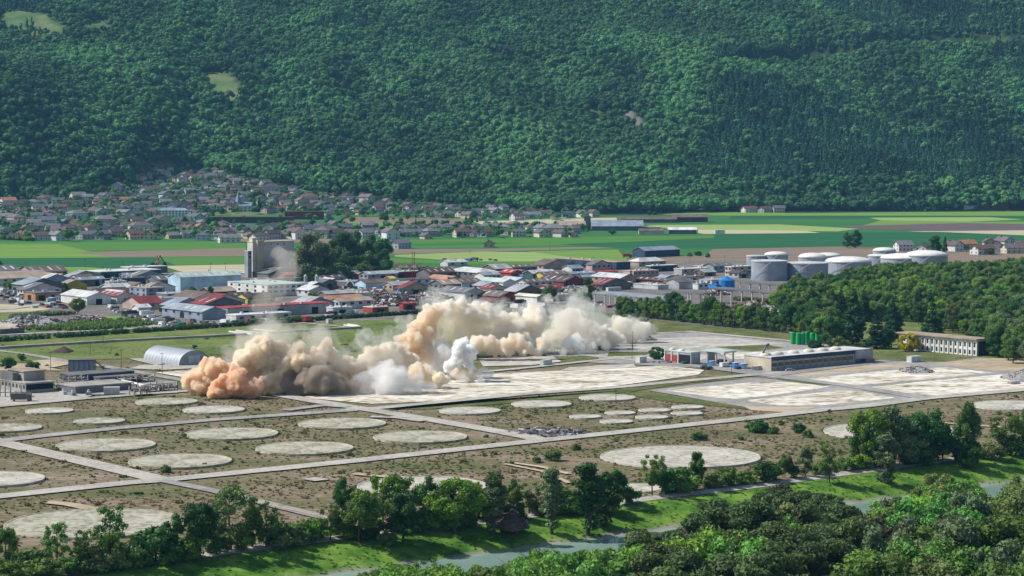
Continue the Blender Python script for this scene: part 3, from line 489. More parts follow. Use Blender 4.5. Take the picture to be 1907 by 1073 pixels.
for X, Y, z, h, px in pts:
    q = pix(Vector((X, Y, z + h)))
    if q[1] > 1085: continue
    n = vnoise(np.array([X / 22.]), np.array([Y / 22.]), 77)[0]
    if 1190 < px < 1620 and n > .28: k, m = 'pine', L_pine
    elif px > 1190 and n > .66: k, m = 'tall', L_olive
    elif px < 1190: k, m = R.choice([('round', L_bright), ('open', L_fresh), ('round', L_mid), ('round', L_bright)])
    else: k, m = R.choice([('open', L_fresh), ('round', L_mid), ('tall', L_grey), ('open', L_olive), ('tall', L_mid), ('round', L_bright)])
    if h < 7: k, m = R.choice([('bush', L_bright), ('bush', L_fresh), ('round', L_mid)])
    if R.random() < .035 and px > 1200: k, m = 'open', L_bare
    zone = ['left end', 'left part', 'left part', 'middle', 'middle', 'pine stand', 'pine stand', 'right of pines', 'right part', 'right part', 'right corner', 'right edge'][min(11, max(0, int((px - 700) / 105)))] + ' of near bank'
    row = 'bottom row' if q[1] > 1050 else 'fourth row' if q[1] > 1022 else 'third row' if q[1] > 995 else 'second row' if q[1] > 955 else 'rear row'
    tree(Vector((X, Y, z - .3)), h, k, m, f'{MN[id(m)]} {SH[k]} tree, {zone}, {row}', 'trees on the near river bank', R.uniform(.95, 1.25) if k != 'slim' else 1.3)
# right-hand woodland
wood = []
WP = [(1452, 590), (1462, 560), (1500, 552), (1560, 545), (1640, 520), (1760, 514), (1990, 500), (1990, 705), (1850, 670), (1640, 640), (1545, 648), (1490, 622)]
for it in range(60000):
    py = 500 + 205 * R.random() ** 1.0; Y = R.uniform(1060, 1800); px = R.uniform(1450, 1990); X = (px - CX) / F * Y
    q = pix(Vector((X, Y, 0)))
    if not in_poly(q[0], q[1], WP) or in_poly(q[0], q[1], [(1560, 600), (1680, 600), (1850, 640), (1850, 668), (1690, 662), (1640, 672), (1560, 655)]) : continue
    if any((X - a) ** 2 + (Y - b) ** 2 < 72 for a, b, *_ in wood): continue
    h = R.uniform(10, 17); 
    if q[1] < 560: h = min(h, (q[1] - np.interp(q[0], [1450, 1480, 1540, 1640, 1750, 1907], [530, 510, 498, 492, 490, 482])) / F * Y * 1.05)
    if h < 5: continue
    wood.append((X, Y, h, q))
wood.sort(key=lambda a: a[1]); print('wood', len(wood))
for i, (X, Y, h, q) in enumerate(wood[:200]):
    k, m = R.choice([('round', L_mid), ('round', L_mid), ('tall', L_dark), ('round', L_bright), ('tall', L_mid), ('round', L_dark), ('tall', L_olive), ('cone', L_con) if q[0] < 1750 else ('round', L_grey), ('round', L_dark), ('tall', L_mid)])
    tree(Vector((X, Y, 0)), h * (1.25 if k == 'cone' else 1), k, m, f'{MN[id(m)]} {SH[k]} tree in wood {"behind green tanks" if q[0] < 1620 else "behind office block" if q[0] < 1840 else "right of office block"}, {"front" if q[1] > 625 else "middle" if q[1] > 600 else "rear"} row', 'trees at the front of the right-hand wood', R.uniform(.95, 1.2) if k != 'cone' else 1.0)
for px, py, ty, k, m, w, l in [(1588, 642, 538, 'cone', L_con, 1.15, 'tallest dark pointed conifer beside the green tanks'), (1662, 622, 550, 'cone', L_con, 1.3, 'dark pointed conifer behind the office block'), (1632, 650, 588, 'cone', L_con, 1.9, 'broad very dark conifer left of the yellow shrub'), (1655, 650, 610, 'round', L_dark, 1.2, 'dark round tree directly behind the yellow shrub'), (1736, 628, 560, 'cone', L_dark, 1.5, 'spreading dark cedar above the office roof'),
                        (1547, 645, 575, 'tall', L_mid, 1.0, 'mid green tree just right of the green tanks'), (1520, 656, 628, 'bush', L_con, 1.2, 'dark clipped shrub in front of the green tanks'), (1566, 650, 620, 'bush', L_olive, 1.0, 'olive bush at the foot of the tallest conifer'), (1693, 655, 620, 'ball', L_yel, 1.15, 'vivid yellow shrub at the left end of the office block'), (1223, 670, 645, 'ball', L_dark, 1.15, 'dense round dark shrub at the left end of the red workshop'),
                        (1740, 505, 441, 'slim', L_dark, 1.5, 'tall narrow poplar in front of the white storage tanks'), (1578, 462, 432, 'tall', L_dark, 1.1, 'left tree of the pair standing in the open green field'), (1594, 462, 428, 'tall', L_dark, 1.0, 'right tree of the pair standing in the open green field'), (145, 588, 552, 'round', L_mid, 1.05, 'rounded willow beside the scrap yard at left'), (357, 556, 532, 'round', L_dark, 1.3, 'dark round tree in front of the pale blue hall'),
                        (648, 525, 498, 'round', L_dark, .95, 'dark purple-green tree in front of the big grove'), (1024, 566, 530, 'round', L_mid, 1.05, 'bright green tree standing just behind the dust cloud'), (1092, 572, 540, 'round', L_dark, 1.0, 'dark tree at the corner of the long canopy behind the dust'), (0, 510, 486, 'tall', L_con, 1.2, 'dark tree at the left edge beside the estate'),
                        (962, 590, 572, 'bush', L_mid, 1.5, 'green bush behind the dust cloud'), (1640, 520, 488, 'round', L_dark, 1.2, 'dark tree in front of the row of domed tanks')]:
    p = G(px, py); tree(p, (py - ty) / F * p.length, k, m, l, None, w)
for px, py, ty, k, m, w in [(578, 524, 434, 'tall', L_grey, 1.2), (562, 522, 462, 'tall', L_grey, 1.3), (602, 520, 452, 'tall', L_olive, 1.3), (640, 510, 432, 'tall', L_dark, 1.15), (668, 508, 430, 'tall', L_dark, 1.15), (698, 508, 436, 'tall', L_dark, 1.1), (714, 511, 444, 'tall', L_dark, 1.0), (622, 514, 444, 'tall', L_dark, 1.1), (592, 524, 480, 'bush', L_olive, 1.3), (684, 514, 466, 'tall', L_mid, 1.4), (652, 516, 466, 'tall', L_dark, 1.5), (705, 514, 474, 'bush', L_dark, 1.4), (628, 518, 482, 'bush', L_dark, 1.4), (668, 517, 484, 'bush', L_mid, 1.5)]:
    p = G(px, py); tree(p, (py - ty) / F * p.length, k, m, f'huge {MN[id(m)]} {SH[k]} tree of the grove beside the tall grey silo', 'huge trees of the grove by the silo', w)
for i in range(34):
    f = i / 33; px = 1156 + f * 370 + R.uniform(-4, 4); py = 588 + f * 38; big = i in (9, 15, 28, 31); hh = R.uniform(29, 40) if not big else 52
    m = R.choice([L_mid, L_bright, L_mid, L_dark]); m = L_olive if i == 19 else L_dark if big else m
    p = G(px, py); tree(p, hh / F * p.length * 1.15, 'tall' if not big else 'round', m, f'{"taller " if big else ""}{MN[id(m)]} tree of the avenue behind the grey yard wall', 'avenue of trees behind the yard wall', 1.25 if not big else .95)
# trees among the village houses
vt = []
for px, py, ty, k, m in [(483, 395, 368, 'cone', L_con), (474, 395, 370, 'cone', L_con), (660, 392, 366, 'cone', L_con), (535, 308 + 50, 340, 'cone', L_con), (190, 365, 344, 'round', L_mid), (127, 450, 425, 'round', L_mid), (100, 420, 408, 'round', L_dark), (575, 412, 396, 'round', L_mid), (455, 415, 400, 'round', L_mid), (715, 418, 396, 'round', L_dark), (868, 418, 400, 'cone', L_dark), (875, 422, 404, 'round', L_dark), (530, 382, 366, 'cone', L_mid), (458, 358, 340, 'cone', L_con), (75, 425, 412, 'round', L_bright), (43, 428, 412, 'round', L_bright), (390, 425, 402, 'round', L_dark), (345, 425, 402, 'tall', L_dark),
                        (1300, 477, 464, 'bush', L_dark), (1285, 478, 468, 'bush', L_mid), (1318, 480, 470, 'bush', L_mid), (1216, 462, 456, 'bush', L_dark), (1210, 403, 392, 'round', L_dark), (1220, 403, 393, 'round', L_dark), (1157, 416, 404, 'bush', L_mid), (1140, 437, 424, 'bush', L_dark), (1760, 470, 440, 'cone', L_dark), (1845, 475, 462, 'ball', L_dark), (1800, 470, 455, 'round', L_dark)]:
    vt.append((px, py, ty, k, m))
for it in range(4000):
    if len(vt) > 165: break
    px = R.uniform(0, 900); py = R.uniform(325, 448)
    if not in_poly(px, py, VILL[:-3] + [(1000, 446), (0, 446)]): continue
    if any(abs(px - a[0]) < 11 and abs(py - a[1]) < 7 for a in vt): continue
    hh = R.uniform(11, 17); vt.append((px, py, py - hh, R.choice(['round', 'round', 'tall', 'bush', 'cone']), R.choice([L_mid, L_dark, L_dark, L_bright])))
LM = [((450, 385), 'the white church'), ((322, 395), 'the white school block'), ((500, 408), 'the dark red blocks'), ((308, 365), 'the tall grey house'), ((15, 382), 'the orange-roofed house'), ((130, 380), 'the flat-roofed villas'), ((180, 430), 'the large brown house'), ((300, 330), 'the hillside clearing'), ((650, 395), 'the lone cypress'), ((800, 392), 'the forest edge'), ((60, 440), 'the left field corner'), ((290, 440), 'the tan terrace'), ((600, 445), 'the big grove'), ((720, 430), 'the brown strip'), ((840, 435), 'the end of the village'), ((1000, 432), 'the barns'), ((1420, 390), 'the white farm'), ((1780, 462), 'the storage tanks'), ((1150, 415), 'the big grey barn'), ((420, 345), 'the upper lanes'), ((560, 365), 'the wood edge')]
def near(px, py):
    (ax, ay), nm = min(LM, key=lambda l: (l[0][0] - px) ** 2 + ((l[0][1] - py) * 3) ** 2)
    dx = px - ax; dy = (py - ay) * 3
    return ('left of ' if dx < 0 else 'right of ') + nm if abs(dx) > abs(dy) else ('behind ' if dy < 0 else 'in front of ') + nm
for px, py, ty, k, m in vt:
    p = on_ground(px, py); tree(p, (py - ty) / F * p.length, k, m, f'{MN[id(m)]} {SH[k]} {"shrub" if k in ("bush", "ball") else "tree"} {near(px, py)}', 'garden trees in and round the village', 1.05)

# ------------------------------------------------------------------ forest on the mountain (one mass, instanced)
def far_tree(name, kind, seed, m):
    rng = np.random.default_rng(seed); B = []
    if kind == 'b':
        for i in range(9):
            d = rng.normal(size=3); d /= np.linalg.norm(d); B.append((d[0] * .26, d[1] * .26, .62 + d[2] * .2, rng.uniform(.15, .22)))
        me = crown_mesh(name, B, 240, .05, seed, .95, 0, .85)
    else:
        for i in range(14):
            h = .12 + .8 * i / 13; a = rng.uniform(0, 6.28); w = .16 * (1 - h); B.append((w * math.cos(a), w * math.sin(a), h, .03 + .15 * (1 - h)))
        me = crown_mesh(name, B, 240, .045, seed, .95, .2, .8)
    me.materials.append(m); return bpy.data.objects.new(name, me)
def inst_mat(m):       # lets the stand decide the tone: reads the instance's own attribute
    m = m.copy(); n = m.node_tree; hs = [x for x in n.nodes if x.type == 'HUE_SAT'][0]
    at = n.nodes.new('ShaderNodeAttribute'); at.attribute_type = 'INSTANCER'; at.attribute_name = 'stand'
    mr = n.nodes.new('ShaderNodeMapRange'); mr.inputs[3].default_value = .62; mr.inputs[4].default_value = 1.6; n.links.new(at.outputs['Fac'], mr.inputs[0]); n.links.new(mr.outputs[0], hs.inputs['Value']); return m
FB = inst_mat(leaf_mat('forest_leaves', (.058, .158, .056), .3)); FC_ = inst_mat(leaf_mat('forest_needles', (.034, .102, .062), .3))
pc = bpy.data.collections.new('forest_tree_kinds'); 
for i in range(5): pc.objects.link(far_tree(f'forest_broadleaf', 'b', 40 + i, FB))
for i in range(2): pc.objects.link(far_tree(f'forest_conifer', 'c', 60 + i, FC_))
def scatter(name, P, scl, idx, stand, label):
    me = bpy.data.meshes.new(name); me.from_pydata(P.tolist(), [], [])
    for k, ty, v in (('sc', 'FLOAT', scl), ('rz', 'FLOAT', NR.uniform(0, 6.28, len(P))), ('idx', 'INT', idx), ('stand', 'FLOAT', stand)):
        a = me.attributes.new(k, ty, 'POINT'); a.data.foreach_set('value', v)
    o = bpy.data.objects.new(name, me); COL.objects.link(o)
    ng = bpy.data.node_groups.new(name, 'GeometryNodeTree'); ng.interface.new_socket('Geometry', in_out='INPUT', socket_type='NodeSocketGeometry'); ng.interface.new_socket('Geometry', in_out='OUTPUT', socket_type='NodeSocketGeometry')
    N = ng.nodes; gi = N.new('NodeGroupInput'); go = N.new('NodeGroupOutput'); ip = N.new('GeometryNodeInstanceOnPoints'); ci = N.new('GeometryNodeCollectionInfo'); ci.inputs[0].default_value = pc; ci.inputs[1].default_value = True; ci.inputs[2].default_value = True
    ip.inputs['Pick Instance'].default_value = True
    def na(k, t): x = N.new('GeometryNodeInputNamedAttribute'); x.data_type = t; x.inputs[0].default_value = k; return x.outputs[0]
    L = ng.links; L.new(gi.outputs[0], ip.inputs['Points']); L.new(ci.outputs[0], ip.inputs['Instance']); L.new(na('idx', 'INT'), ip.inputs['Instance Index']); L.new(na('sc', 'FLOAT'), ip.inputs['Scale'])
    cx = N.new('ShaderNodeCombineXYZ'); L.new(na('rz', 'FLOAT'), cx.inputs[2]); L.new(cx.outputs[0], ip.inputs['Rotation']); L.new(ip.outputs[0], go.inputs[0])
    md = o.modifiers.new('trees', 'NODES'); md.node_group = ng
    return tag(o, label, 'forest', kind='stuff')
P = []; Sc = []; Id = []; St = []
step = 9.4
gx, gy = np.meshgrid(np.arange(-1250, 1250, step), np.arange(3150, 4950, step)); gx = gx.ravel() + NR.uniform(-3.6, 3.6, gx.size); gy = gy.ravel() + NR.uniform(-3.6, 3.6, gy.size)
fy = foot_y(gx) + 12 * (fbm(gx / 60, gy / 60, 61) - .5); zz = HT(gx, gy)
con = fbm((gx + gy * .3) / 240, (gy - gx * .35) / 330, 91, 4); lite = fbm(gx / 90, gy / 130, 71, 4)
for i in range(len(gx)):
    q = pix(Vector((gx[i], gy[i], zz[i])))
    if q[1] > np.interp(q[0], [a[0] for a in VILL[:-4]] + [1111, 1380, 2100], [a[1] for a in VILL[:-4]] + [399, 395, 391]): continue
    if q[0] < -160 or q[0] > 2070 or q[1] < -90: continue
    de = gy[i] - np.interp(gx[i], TERR[0], TERR[1]) if gx[i] > TERR[0][0] else 999
    if -16 < de < 3: continue
    j = [in_poly(gx[i], gy[i], c) for c in CLW if len(c) > 2]
    if any(j) and R.random() > .04: continue
    if in_poly(gx[i], gy[i], VILLW): continue
    pcn = sst(.50, .60, con[i]) * .85 + .06
    if q[0] > 1300 and 150 < q[1] < 360: pcn = max(pcn, .45 * sst(1250, 1450, q[0]))
    if gy[i] < fy[i] + 60: pcn *= .25
    if q[0] < 1150: pcn *= .35 + .65 * (q[1] < 60)
    if 0 < de < 26: pcn = .8
    c = R.random() < pcn; size = R.uniform(11, 22) if not c else R.uniform(16, 24)
    size *= 1.15 - .28 * sst(3500, 4300, gy[i])
    P.append((gx[i], gy[i], zz[i] - 1.5)); Sc.append(size); Id.append(R.randrange(5, 7) if c else R.randrange(5)); St.append(float(np.clip((lite[i] - .47) * 2.2 + .42 + R.uniform(-.28, .28), 0, 1)))
print('forest', len(P)); scatter('forest', np.array(P), Sc, Id, St, 'dense blue-green forest covering the whole mountain side')
rest = wood[200:]
pc_f = pc; pc = bpy.data.collections.new('woodland_tree_kinds')
for i_, (kd, vv, mm) in enumerate([('round', 0, L_mid), ('tall', 1, L_mid), ('round', 2, L_dark), ('round', 3, L_bright), ('tall', 2, L_olive)]):
    me_ = TREE[kd][vv][0].copy(); me_.materials[0] = mm; pc.objects.link(bpy.data.objects.new('wood_tree', me_))
scatter('woodland', np.array([(a[0], a[1], -.5) for a in rest]), [a[2] * 1.1 for a in rest], [R.randrange(5) for a in rest], [R.uniform(.3, 1) for a in rest], 'far part of the dense green wood in front of the storage tanks')
pc = pc_f
# greenery between the village houses, low scrub and weeds on the open ground
P = []; Sc = []; Id = []
while len(P) < 1500:
    px = R.uniform(-20, 1100); py = R.uniform(318, 450)
    if not in_poly(px, py, VILL[:-3] + [(1100, 409), (1090, 443), (0, 449)]): continue
    if (py > 412 and px > 620 and py < 424) or (380 < px < 610 and 402 < py < 428) or (440 < px < 475 and 385 < py < 402) or (290 < px < 355 and 396 < py < 412): continue
    p = GT(px, py); P.append((p.x, p.y, p.z - .5)); Sc.append(R.uniform(5, 12)); Id.append(R.randrange(5))
scatter('garden_greenery', np.array(P), Sc, Id, NR.uniform(0, .9, len(P)), 'hedges and low garden greenery between the village houses')
def tuft(name, m, seed, wide=1.0):
    rng = np.random.default_rng(seed); B = [(rng.uniform(-.5, .5) * wide, rng.uniform(-.5, .5) * wide, rng.uniform(.1, .3), rng.uniform(.18, .34)) for i in range(6)]
    me = crown_mesh(name, B, 70, .16, seed, .8, 0, .7); me.materials.append(m); return bpy.data.objects.new(name, me)
L_dry = leaf_mat('dry_stalks', (.20, .15, .10)); L_weed = leaf_mat('weeds', (.105, .12, .045)); L_lush = leaf_mat('lush_grass_tufts', (.10, .21, .025))
pc_old = pc; pc = bpy.data.collections.new('low_plant_kinds')
for i, m in enumerate((L_dry, L_dry, L_weed, L_weed, L_mid, L_lush, L_bright)): pc.objects.link(tuft('tuft_%d' % i, m, 90 + i))
padw = []
for px, py, w, k, lab in PADS: c_ = G(px, py); padw.append((c_.x, c_.y, w / 2 / F * c_.length))
FREE = [(-60, 745), (155, 746), (354, 735), (560, 746), (663, 763), (790, 760), (966, 740), (1152, 724), (1208, 729), (1330, 748), (1440, 770), (1530, 764), (1610, 760), (1724, 746), (1960, 728), (1960, 1080), (-60, 1080)]
FREE2 = [(-60, 642), (670, 614), (850, 592), (1215, 600), (1215, 620), (1000, 650), (640, 735), (400, 700), (240, 690), (-60, 690)]
P = []; Sc = []; Id = []; S2 = []
k = 0
while len(P) < 16000:
    Y = R.uniform(560, 1400); px = R.uniform(-60, 1960); X = (px - CX) / F * Y; k += 1
    q = pix(Vector((X, Y, 0))); s = float(path_s(X, Y))
    if s > 22.5 or (s > -1.5 and s < 3.5): continue
    if s < 0 and not (in_poly(q[0], q[1], FREE) or (in_poly(q[0], q[1], FREE2) and R.random() < .5)): continue
    n1 = float(fbm(np.array([X / 28.]), np.array([Y / 28.]), 41, 3)[0])
    if s < 0 and n1 < .40 and R.random() < .75: continue
    on = any((X - a) ** 2 + (Y - b) ** 2 < r * r for a, b, r in padw)
    if on and R.random() < .93: continue
    if s > 3: i_ = R.choice([5, 5, 5, 5, 6, 4]); sz_ = R.uniform(.25, .75)
    else:
        n2 = float(fbm(np.array([X / 45.]), np.array([Y / 45.]), 51, 3)[0]) + R.uniform(-.07, .07)
        i_ = R.choice([0, 1]) if n2 > .455 else R.choice([2, 3]) if n2 > .39 else R.choice([3, 3, 4]); sz_ = R.uniform(.28, .85) * (2.6 if R.random() < .03 else 1)
        if on: sz_ *= .5
    P.append((X, Y, float(HT(X, Y)) + (.55 if on else 0))); Sc.append(sz_); Id.append(i_); S2.append(R.random())
for cx_, cy_, r_ in padw:
    for j in range(int(r_ * 2.2)):
        a_ = R.uniform(0, 6.28); q_ = r_ + abs(R.gauss(0, .7)) - .2; P.append((cx_ + q_ * math.cos(a_), cy_ + q_ * math.sin(a_), 0)); Sc.append(R.uniform(.35, 1.0)); Id.append(R.choice([1, 2, 3])); S2.append(R.random())
# keep them off the roads
RD = [([(-300, 957), (0, 926), (235, 901), (302, 896), (640, 862), (996, 823), (1130, 809), (1390, 781), (1530, 765), (1607, 758), (1722, 743), (1907, 727)], 5.2), ([(-120, 795), (13, 828), (278, 890), (403, 917), (523, 946), (584, 961)], 4.6), ([(0, 823), (73, 814), (216, 799), (400, 783), (560, 772), (660, 765)], 4.6), ([(500, 733), (663, 761), (722, 770), (900, 800), (1010, 822)], 5), ([(640, 765), (780, 754), (981, 735), (1158, 722)], 4.4)]
P = np.array(P); keep = np.ones(len(P), bool)
for pts_, w_ in RD:
    W2 = [G(*a) for a in pts_]
    for a, b in zip(W2[:-1], W2[1:]):
        d = np.array((b - a)[:2]); L2 = d @ d; t_ = np.clip(((P[:, :2] - np.array(a[:2])) @ d) / L2, 0, 1); dist = np.linalg.norm(P[:, :2] - (np.array(a[:2]) + t_[:, None] * d), axis=1); keep &= dist > w_
kk = np.nonzero(keep)[0]; scatter('scrub', P[kk], [Sc[i] for i in kk], [Id[i] for i in kk], [S2[i] for i in kk], 'dry weeds and low scrub covering the open ground')
pc = pc_old
#@@PART3
# ------------------------------------------------------------------ buildings
C = dict(white=(.70, .70, .67), cream=(.62, .58, .47), grey=(.36, .37, .38), lgrey=(.52, .53, .53), dgrey=(.14, .145, .15), bluegrey=(.24, .29, .36), navy=(.035, .06, .11), paleblue=(.42, .58, .68), brown=(.15, .115, .095), dbrown=(.085, .06, .05), tan=(.36, .29, .22), red=(.34, .055, .05), dred=(.20, .04, .04),
         orange=(.42, .21, .12), yellow=(.58, .46, .11), mustard=(.36, .31, .03), pgreen=(.44, .53, .50), green=(.04, .22, .10), black=(.02, .022, .026), beige=(.50, .44, .34), pink=(.46, .34, .31), dgreen=(.03, .09, .08), blue=(.02, .22, .60), steel=(.30, .34, .38), concrete=(.33, .315, .285), rust=(.22, .09, .04))
def cm(n, rough=.8): return mat(n + '_surface', C[n], rough, .20, .14)
M_glass = mat('window_glass', (.03, .045, .06), .15, spec=.6); M_dark = mat('dark_opening', (.012, .014, .018), .9); M_frame = mat('pale_frame', (.55, .55, .53), .6)
def along(Cp, d, px):
    k = (px - CX) / F; c = math.cos(PITCH); s = math.sin(PITCH); return (k * (Cp.y * c + HC * s) - Cp.x) / (d.x - k * d.y * c)
_bx = {}
def box_mesh(name, sx, sy, sz, m):
    k = (name, round(sx, 1), round(sy, 1), round(sz, 1), m.name)
    if k not in _bx:
        b = MB().box(-sx / 2, sx / 2, -sy / 2, sy / 2, 0, sz); me = bpy.data.meshes.new(name); me.from_pydata(b.V, [], b.F); me.materials.append(m); _bx[k] = me
    return _bx[k]
def part(name, me, parent, loc): o = bpy.data.objects.new(name, me); COL.objects.link(o); o.parent = parent; o.location = loc; return o
def roof_parts(t, a, b, H, kind, rm, wm, rise=None, x0=0.0, y0=0.0, over=.6):
    w = MB(); r = MB(); x1 = x0 + a; y1 = y0 + b
    if kind in ('gu', 'gv'):
        span = b if kind == 'gu' else a; rise = rise if rise is not None else min(4.0, .17 * span)
        def P(s, l, z): return (x0 + l, y0 + s, z) if kind == 'gu' else (x0 + s, y0 + l, z)
        L = a if kind == 'gu' else b
        c = [P(0, 0, -.3), P(span, 0, -.3), P(span, 0, H), P(span / 2, 0, H + rise), P(0, 0, H)]; d = [P(0, L, -.3), P(span, L, -.3), P(span, L, H), P(span / 2, L, H + rise), P(0, L, H)]
        w.poly(c).poly(d[::-1]).poly([c[0], c[4], d[4], d[0]]).poly([c[1], d[1], d[2], c[2]])
        k = rise / (span / 2); o = over; th = .25
        for s0, sg in ((0, 1), (span, -1)):
            e = s0 - sg * o; A = (e, H - k * o + .04); B = (span / 2, H + rise + .04)
            q = [P(A[0], -o, A[1]), P(B[0], -o, B[1]), P(B[0], L + o, B[1]), P(A[0], L + o, A[1])]; u = [(x, y, z + th) for x, y, z in q]
            r.poly(q[::-1]).poly(u)
            for i in range(4): r.poly([q[i], q[(i + 1) % 4], u[(i + 1) % 4], u[i]])
    elif kind == 'hip':
        w.box(x0, x1, y0, y1, -.3, H); o = over; rise = rise or 3; i_ = min(a, b) * .42
        e = [(x0 - o, y0 - o, H), (x1 + o, y0 - o, H), (x1 + o, y1 + o, H), (x0 - o, y1 + o, H)]
        rg = [((x0 + x1) / 2, y0 + i_, H + rise), ((x0 + x1) / 2, y1 - i_, H + rise)] if b > a else [(x0 + i_, (y0 + y1) / 2, H + rise), (x1 - i_, (y0 + y1) / 2, H + rise)]
        if b > a: r.poly([e[0], e[1], rg[0]]).poly([e[1], e[2], rg[1], rg[0]]).poly([e[2], e[3], rg[1]]).poly([e[3], e[0], rg[0], rg[1]])
        else: r.poly([e[0], e[1], rg[1], rg[0]]).poly([e[1], e[2], rg[1]]).poly([e[2], e[3], rg[0], rg[1]]).poly([e[3], e[0], rg[0]])
        r.poly(e[::-1])
    elif kind == 'canopy':
        r.box(x0 - over, x1 + over, y0 - over, y1 + over, H - .1, H + .7)
    else:
        w.box(x0, x1, y0, y1, -.3, H); r.box(x0 - .25, x1 + .25, y0 - .25, y1 + .25, H + .003, H + .45)
    if w.V: w.obj('wall', wm, t)
    r.obj('roof', rm, t)
def bld(lx, cx, rx, cy, H, wall, roof, kind, label, fw=0, fd=0, lw=0, ld=0, rise=None, name='industrial_building', cat='building', group='buildings of the industrial estate', extra=None, amax=150, bmax=150):
    Cp = G(cx, cy); a = min(amax, max(3, along(Cp, U0, rx))); b = min(bmax, max(3, abs(along(Cp, V0, lx))))
    t = empty(name, Cp, A0); wm = cm(wall) if isinstance(wall, str) else wall; rm = cm(roof, .7) if isinstance(roof, str) else roof
    roof_parts(t, a, b, H, kind, rm, wm, rise)
    if kind == 'canopy':
        n = max(2, int(b / 9)); me = box_mesh('post', .6, .6, H - .1, cm('lgrey'))
        for i in range(n + 1):
            for x in (.5, a - .5): part('post', me, t, (x, .4 + (b - .8) * i / n, 0))
    rows = 2 if H > 6.3 else 1
    def wins(n, L, face):
        if not n: return
        s = L / n; ww = min(2.6, s * .6); hh = 1.5
        me = box_mesh('window', *((ww, .1, hh) if face == 'f' else (.1, ww, hh)), M_glass)
        for r_ in range(rows):
            z = H - 2.1 - 2.9 * r_
            for i in range(n): part('window', me, t, (s * (i + .5), -.02, z) if face == 'f' else (-.02, s * (i + .5), z))
    wins(fw, a, 'f'); wins(lw, b, 'l')
    if group and 'estate' in group:
        if kind in ('gu', 'gv') and R.random() < .6:
            sp_ = b if kind == 'gu' else a; L_ = a if kind == 'gu' else b; rs = rise if rise is not None else min(4.0, .17 * sp_); k_ = rs / (sp_ / 2); n_ = max(2, int(L_ / 6)); sk = MB()
            for i in range(n_):
                l0 = L_ * (i + .35) / n_; l1 = l0 + min(1.4, L_ / n_ * .3); s0 = sp_ * .12; s1 = sp_ * .38
                P_ = [(s0, l0), (s1, l0), (s1, l1), (s0, l1)]; z_ = lambda s_: H + k_ * s_ + .34
                me = bpy.data.meshes.new('skylight_panel'); vv = [((l, s_, z_(s_)) if kind == 'gu' else (s_, l, z_(s_))) for s_, l in P_]; me.from_pydata(vv + [(x, y, z - .2) for x, y, z in vv], [], [(0, 1, 2, 3), (4, 5, 6, 7), (0, 1, 5, 4), (1, 2, 6, 5), (2, 3, 7, 6), (3, 0, 4, 7)]); me.materials.append(cm('white' if R.random() < .5 else 'steel', .4)); part('skylight_panel', me, t, (0, 0, 0))
        elif kind == 'flat' and not extra:
            me = box_mesh('roof_vent', 1.5, 1.5, .9, cm('lgrey'))
            for i in range(R.randint(2, 4)): part('roof_vent', me, t, (a * R.uniform(.15, .85), b * R.uniform(.15, .85), H + .44))
    dh = min(4.2, H * .72)
    for n, L, face in ((fd, a, 'f'), (ld, b, 'l')):
        if n:
            s = L / n; ww = min(4.5, s * .6); me = box_mesh('door', *((ww, .16, dh) if face == 'f' else (.16, ww, dh)), M_dark)
            for i in range(n): part('door', me, t, (s * (i + .5), -.04, .02) if face == 'f' else (-.04, s * (i + .5), .02))
    if extra: extra(t, a, b, H)
    q = pix(Cp); m_ = Cp + U0 * a / 2 + V0 * b / 2; FP.append((m_.x, m_.y, a, b)); tag(t, label, cat, group, p=q); return t
FP = []
def container(px, py, m, label, L=6, W=2.5, H=2.6, rz=A0, name='container'):
    t = empty(name, G(px, py), rz); MB().box(-L / 2, L / 2, -W / 2, W / 2, .12, H).obj('box', cm(m, .55), t); MB().box(-L / 2 - .05, L / 2 + .05, -W / 2 - .05, W / 2 + .05, H + .003, H + .12).obj('lid', cm('lgrey', .6), t)
    for x in (-.25, .25): part('door_panel', box_mesh('door_panel', L * .4, .08, H * .7, M_frame), t, (x * L, -W / 2 - .05, .3))
    tag(t, label, name, p=(px, py))
def vents(n, m='lgrey'):
    def f(t, a, b, H):
        me = box_mesh('roof_vent', 1.6, 1.6, 1.0, cm(m))
        for i in range(n): part('roof_vent', me, t, (a * R.uniform(.15, .85), b * R.uniform(.15, .85), H + .44))
    return f
def sky_strip(t, a, b, H): MB().box(a * .42, a * .58, b * .1, b * .9, H + min(4, .17 * a) - .3, H + min(4, .17 * a) + .9).obj('skylight', cm('white'), t)
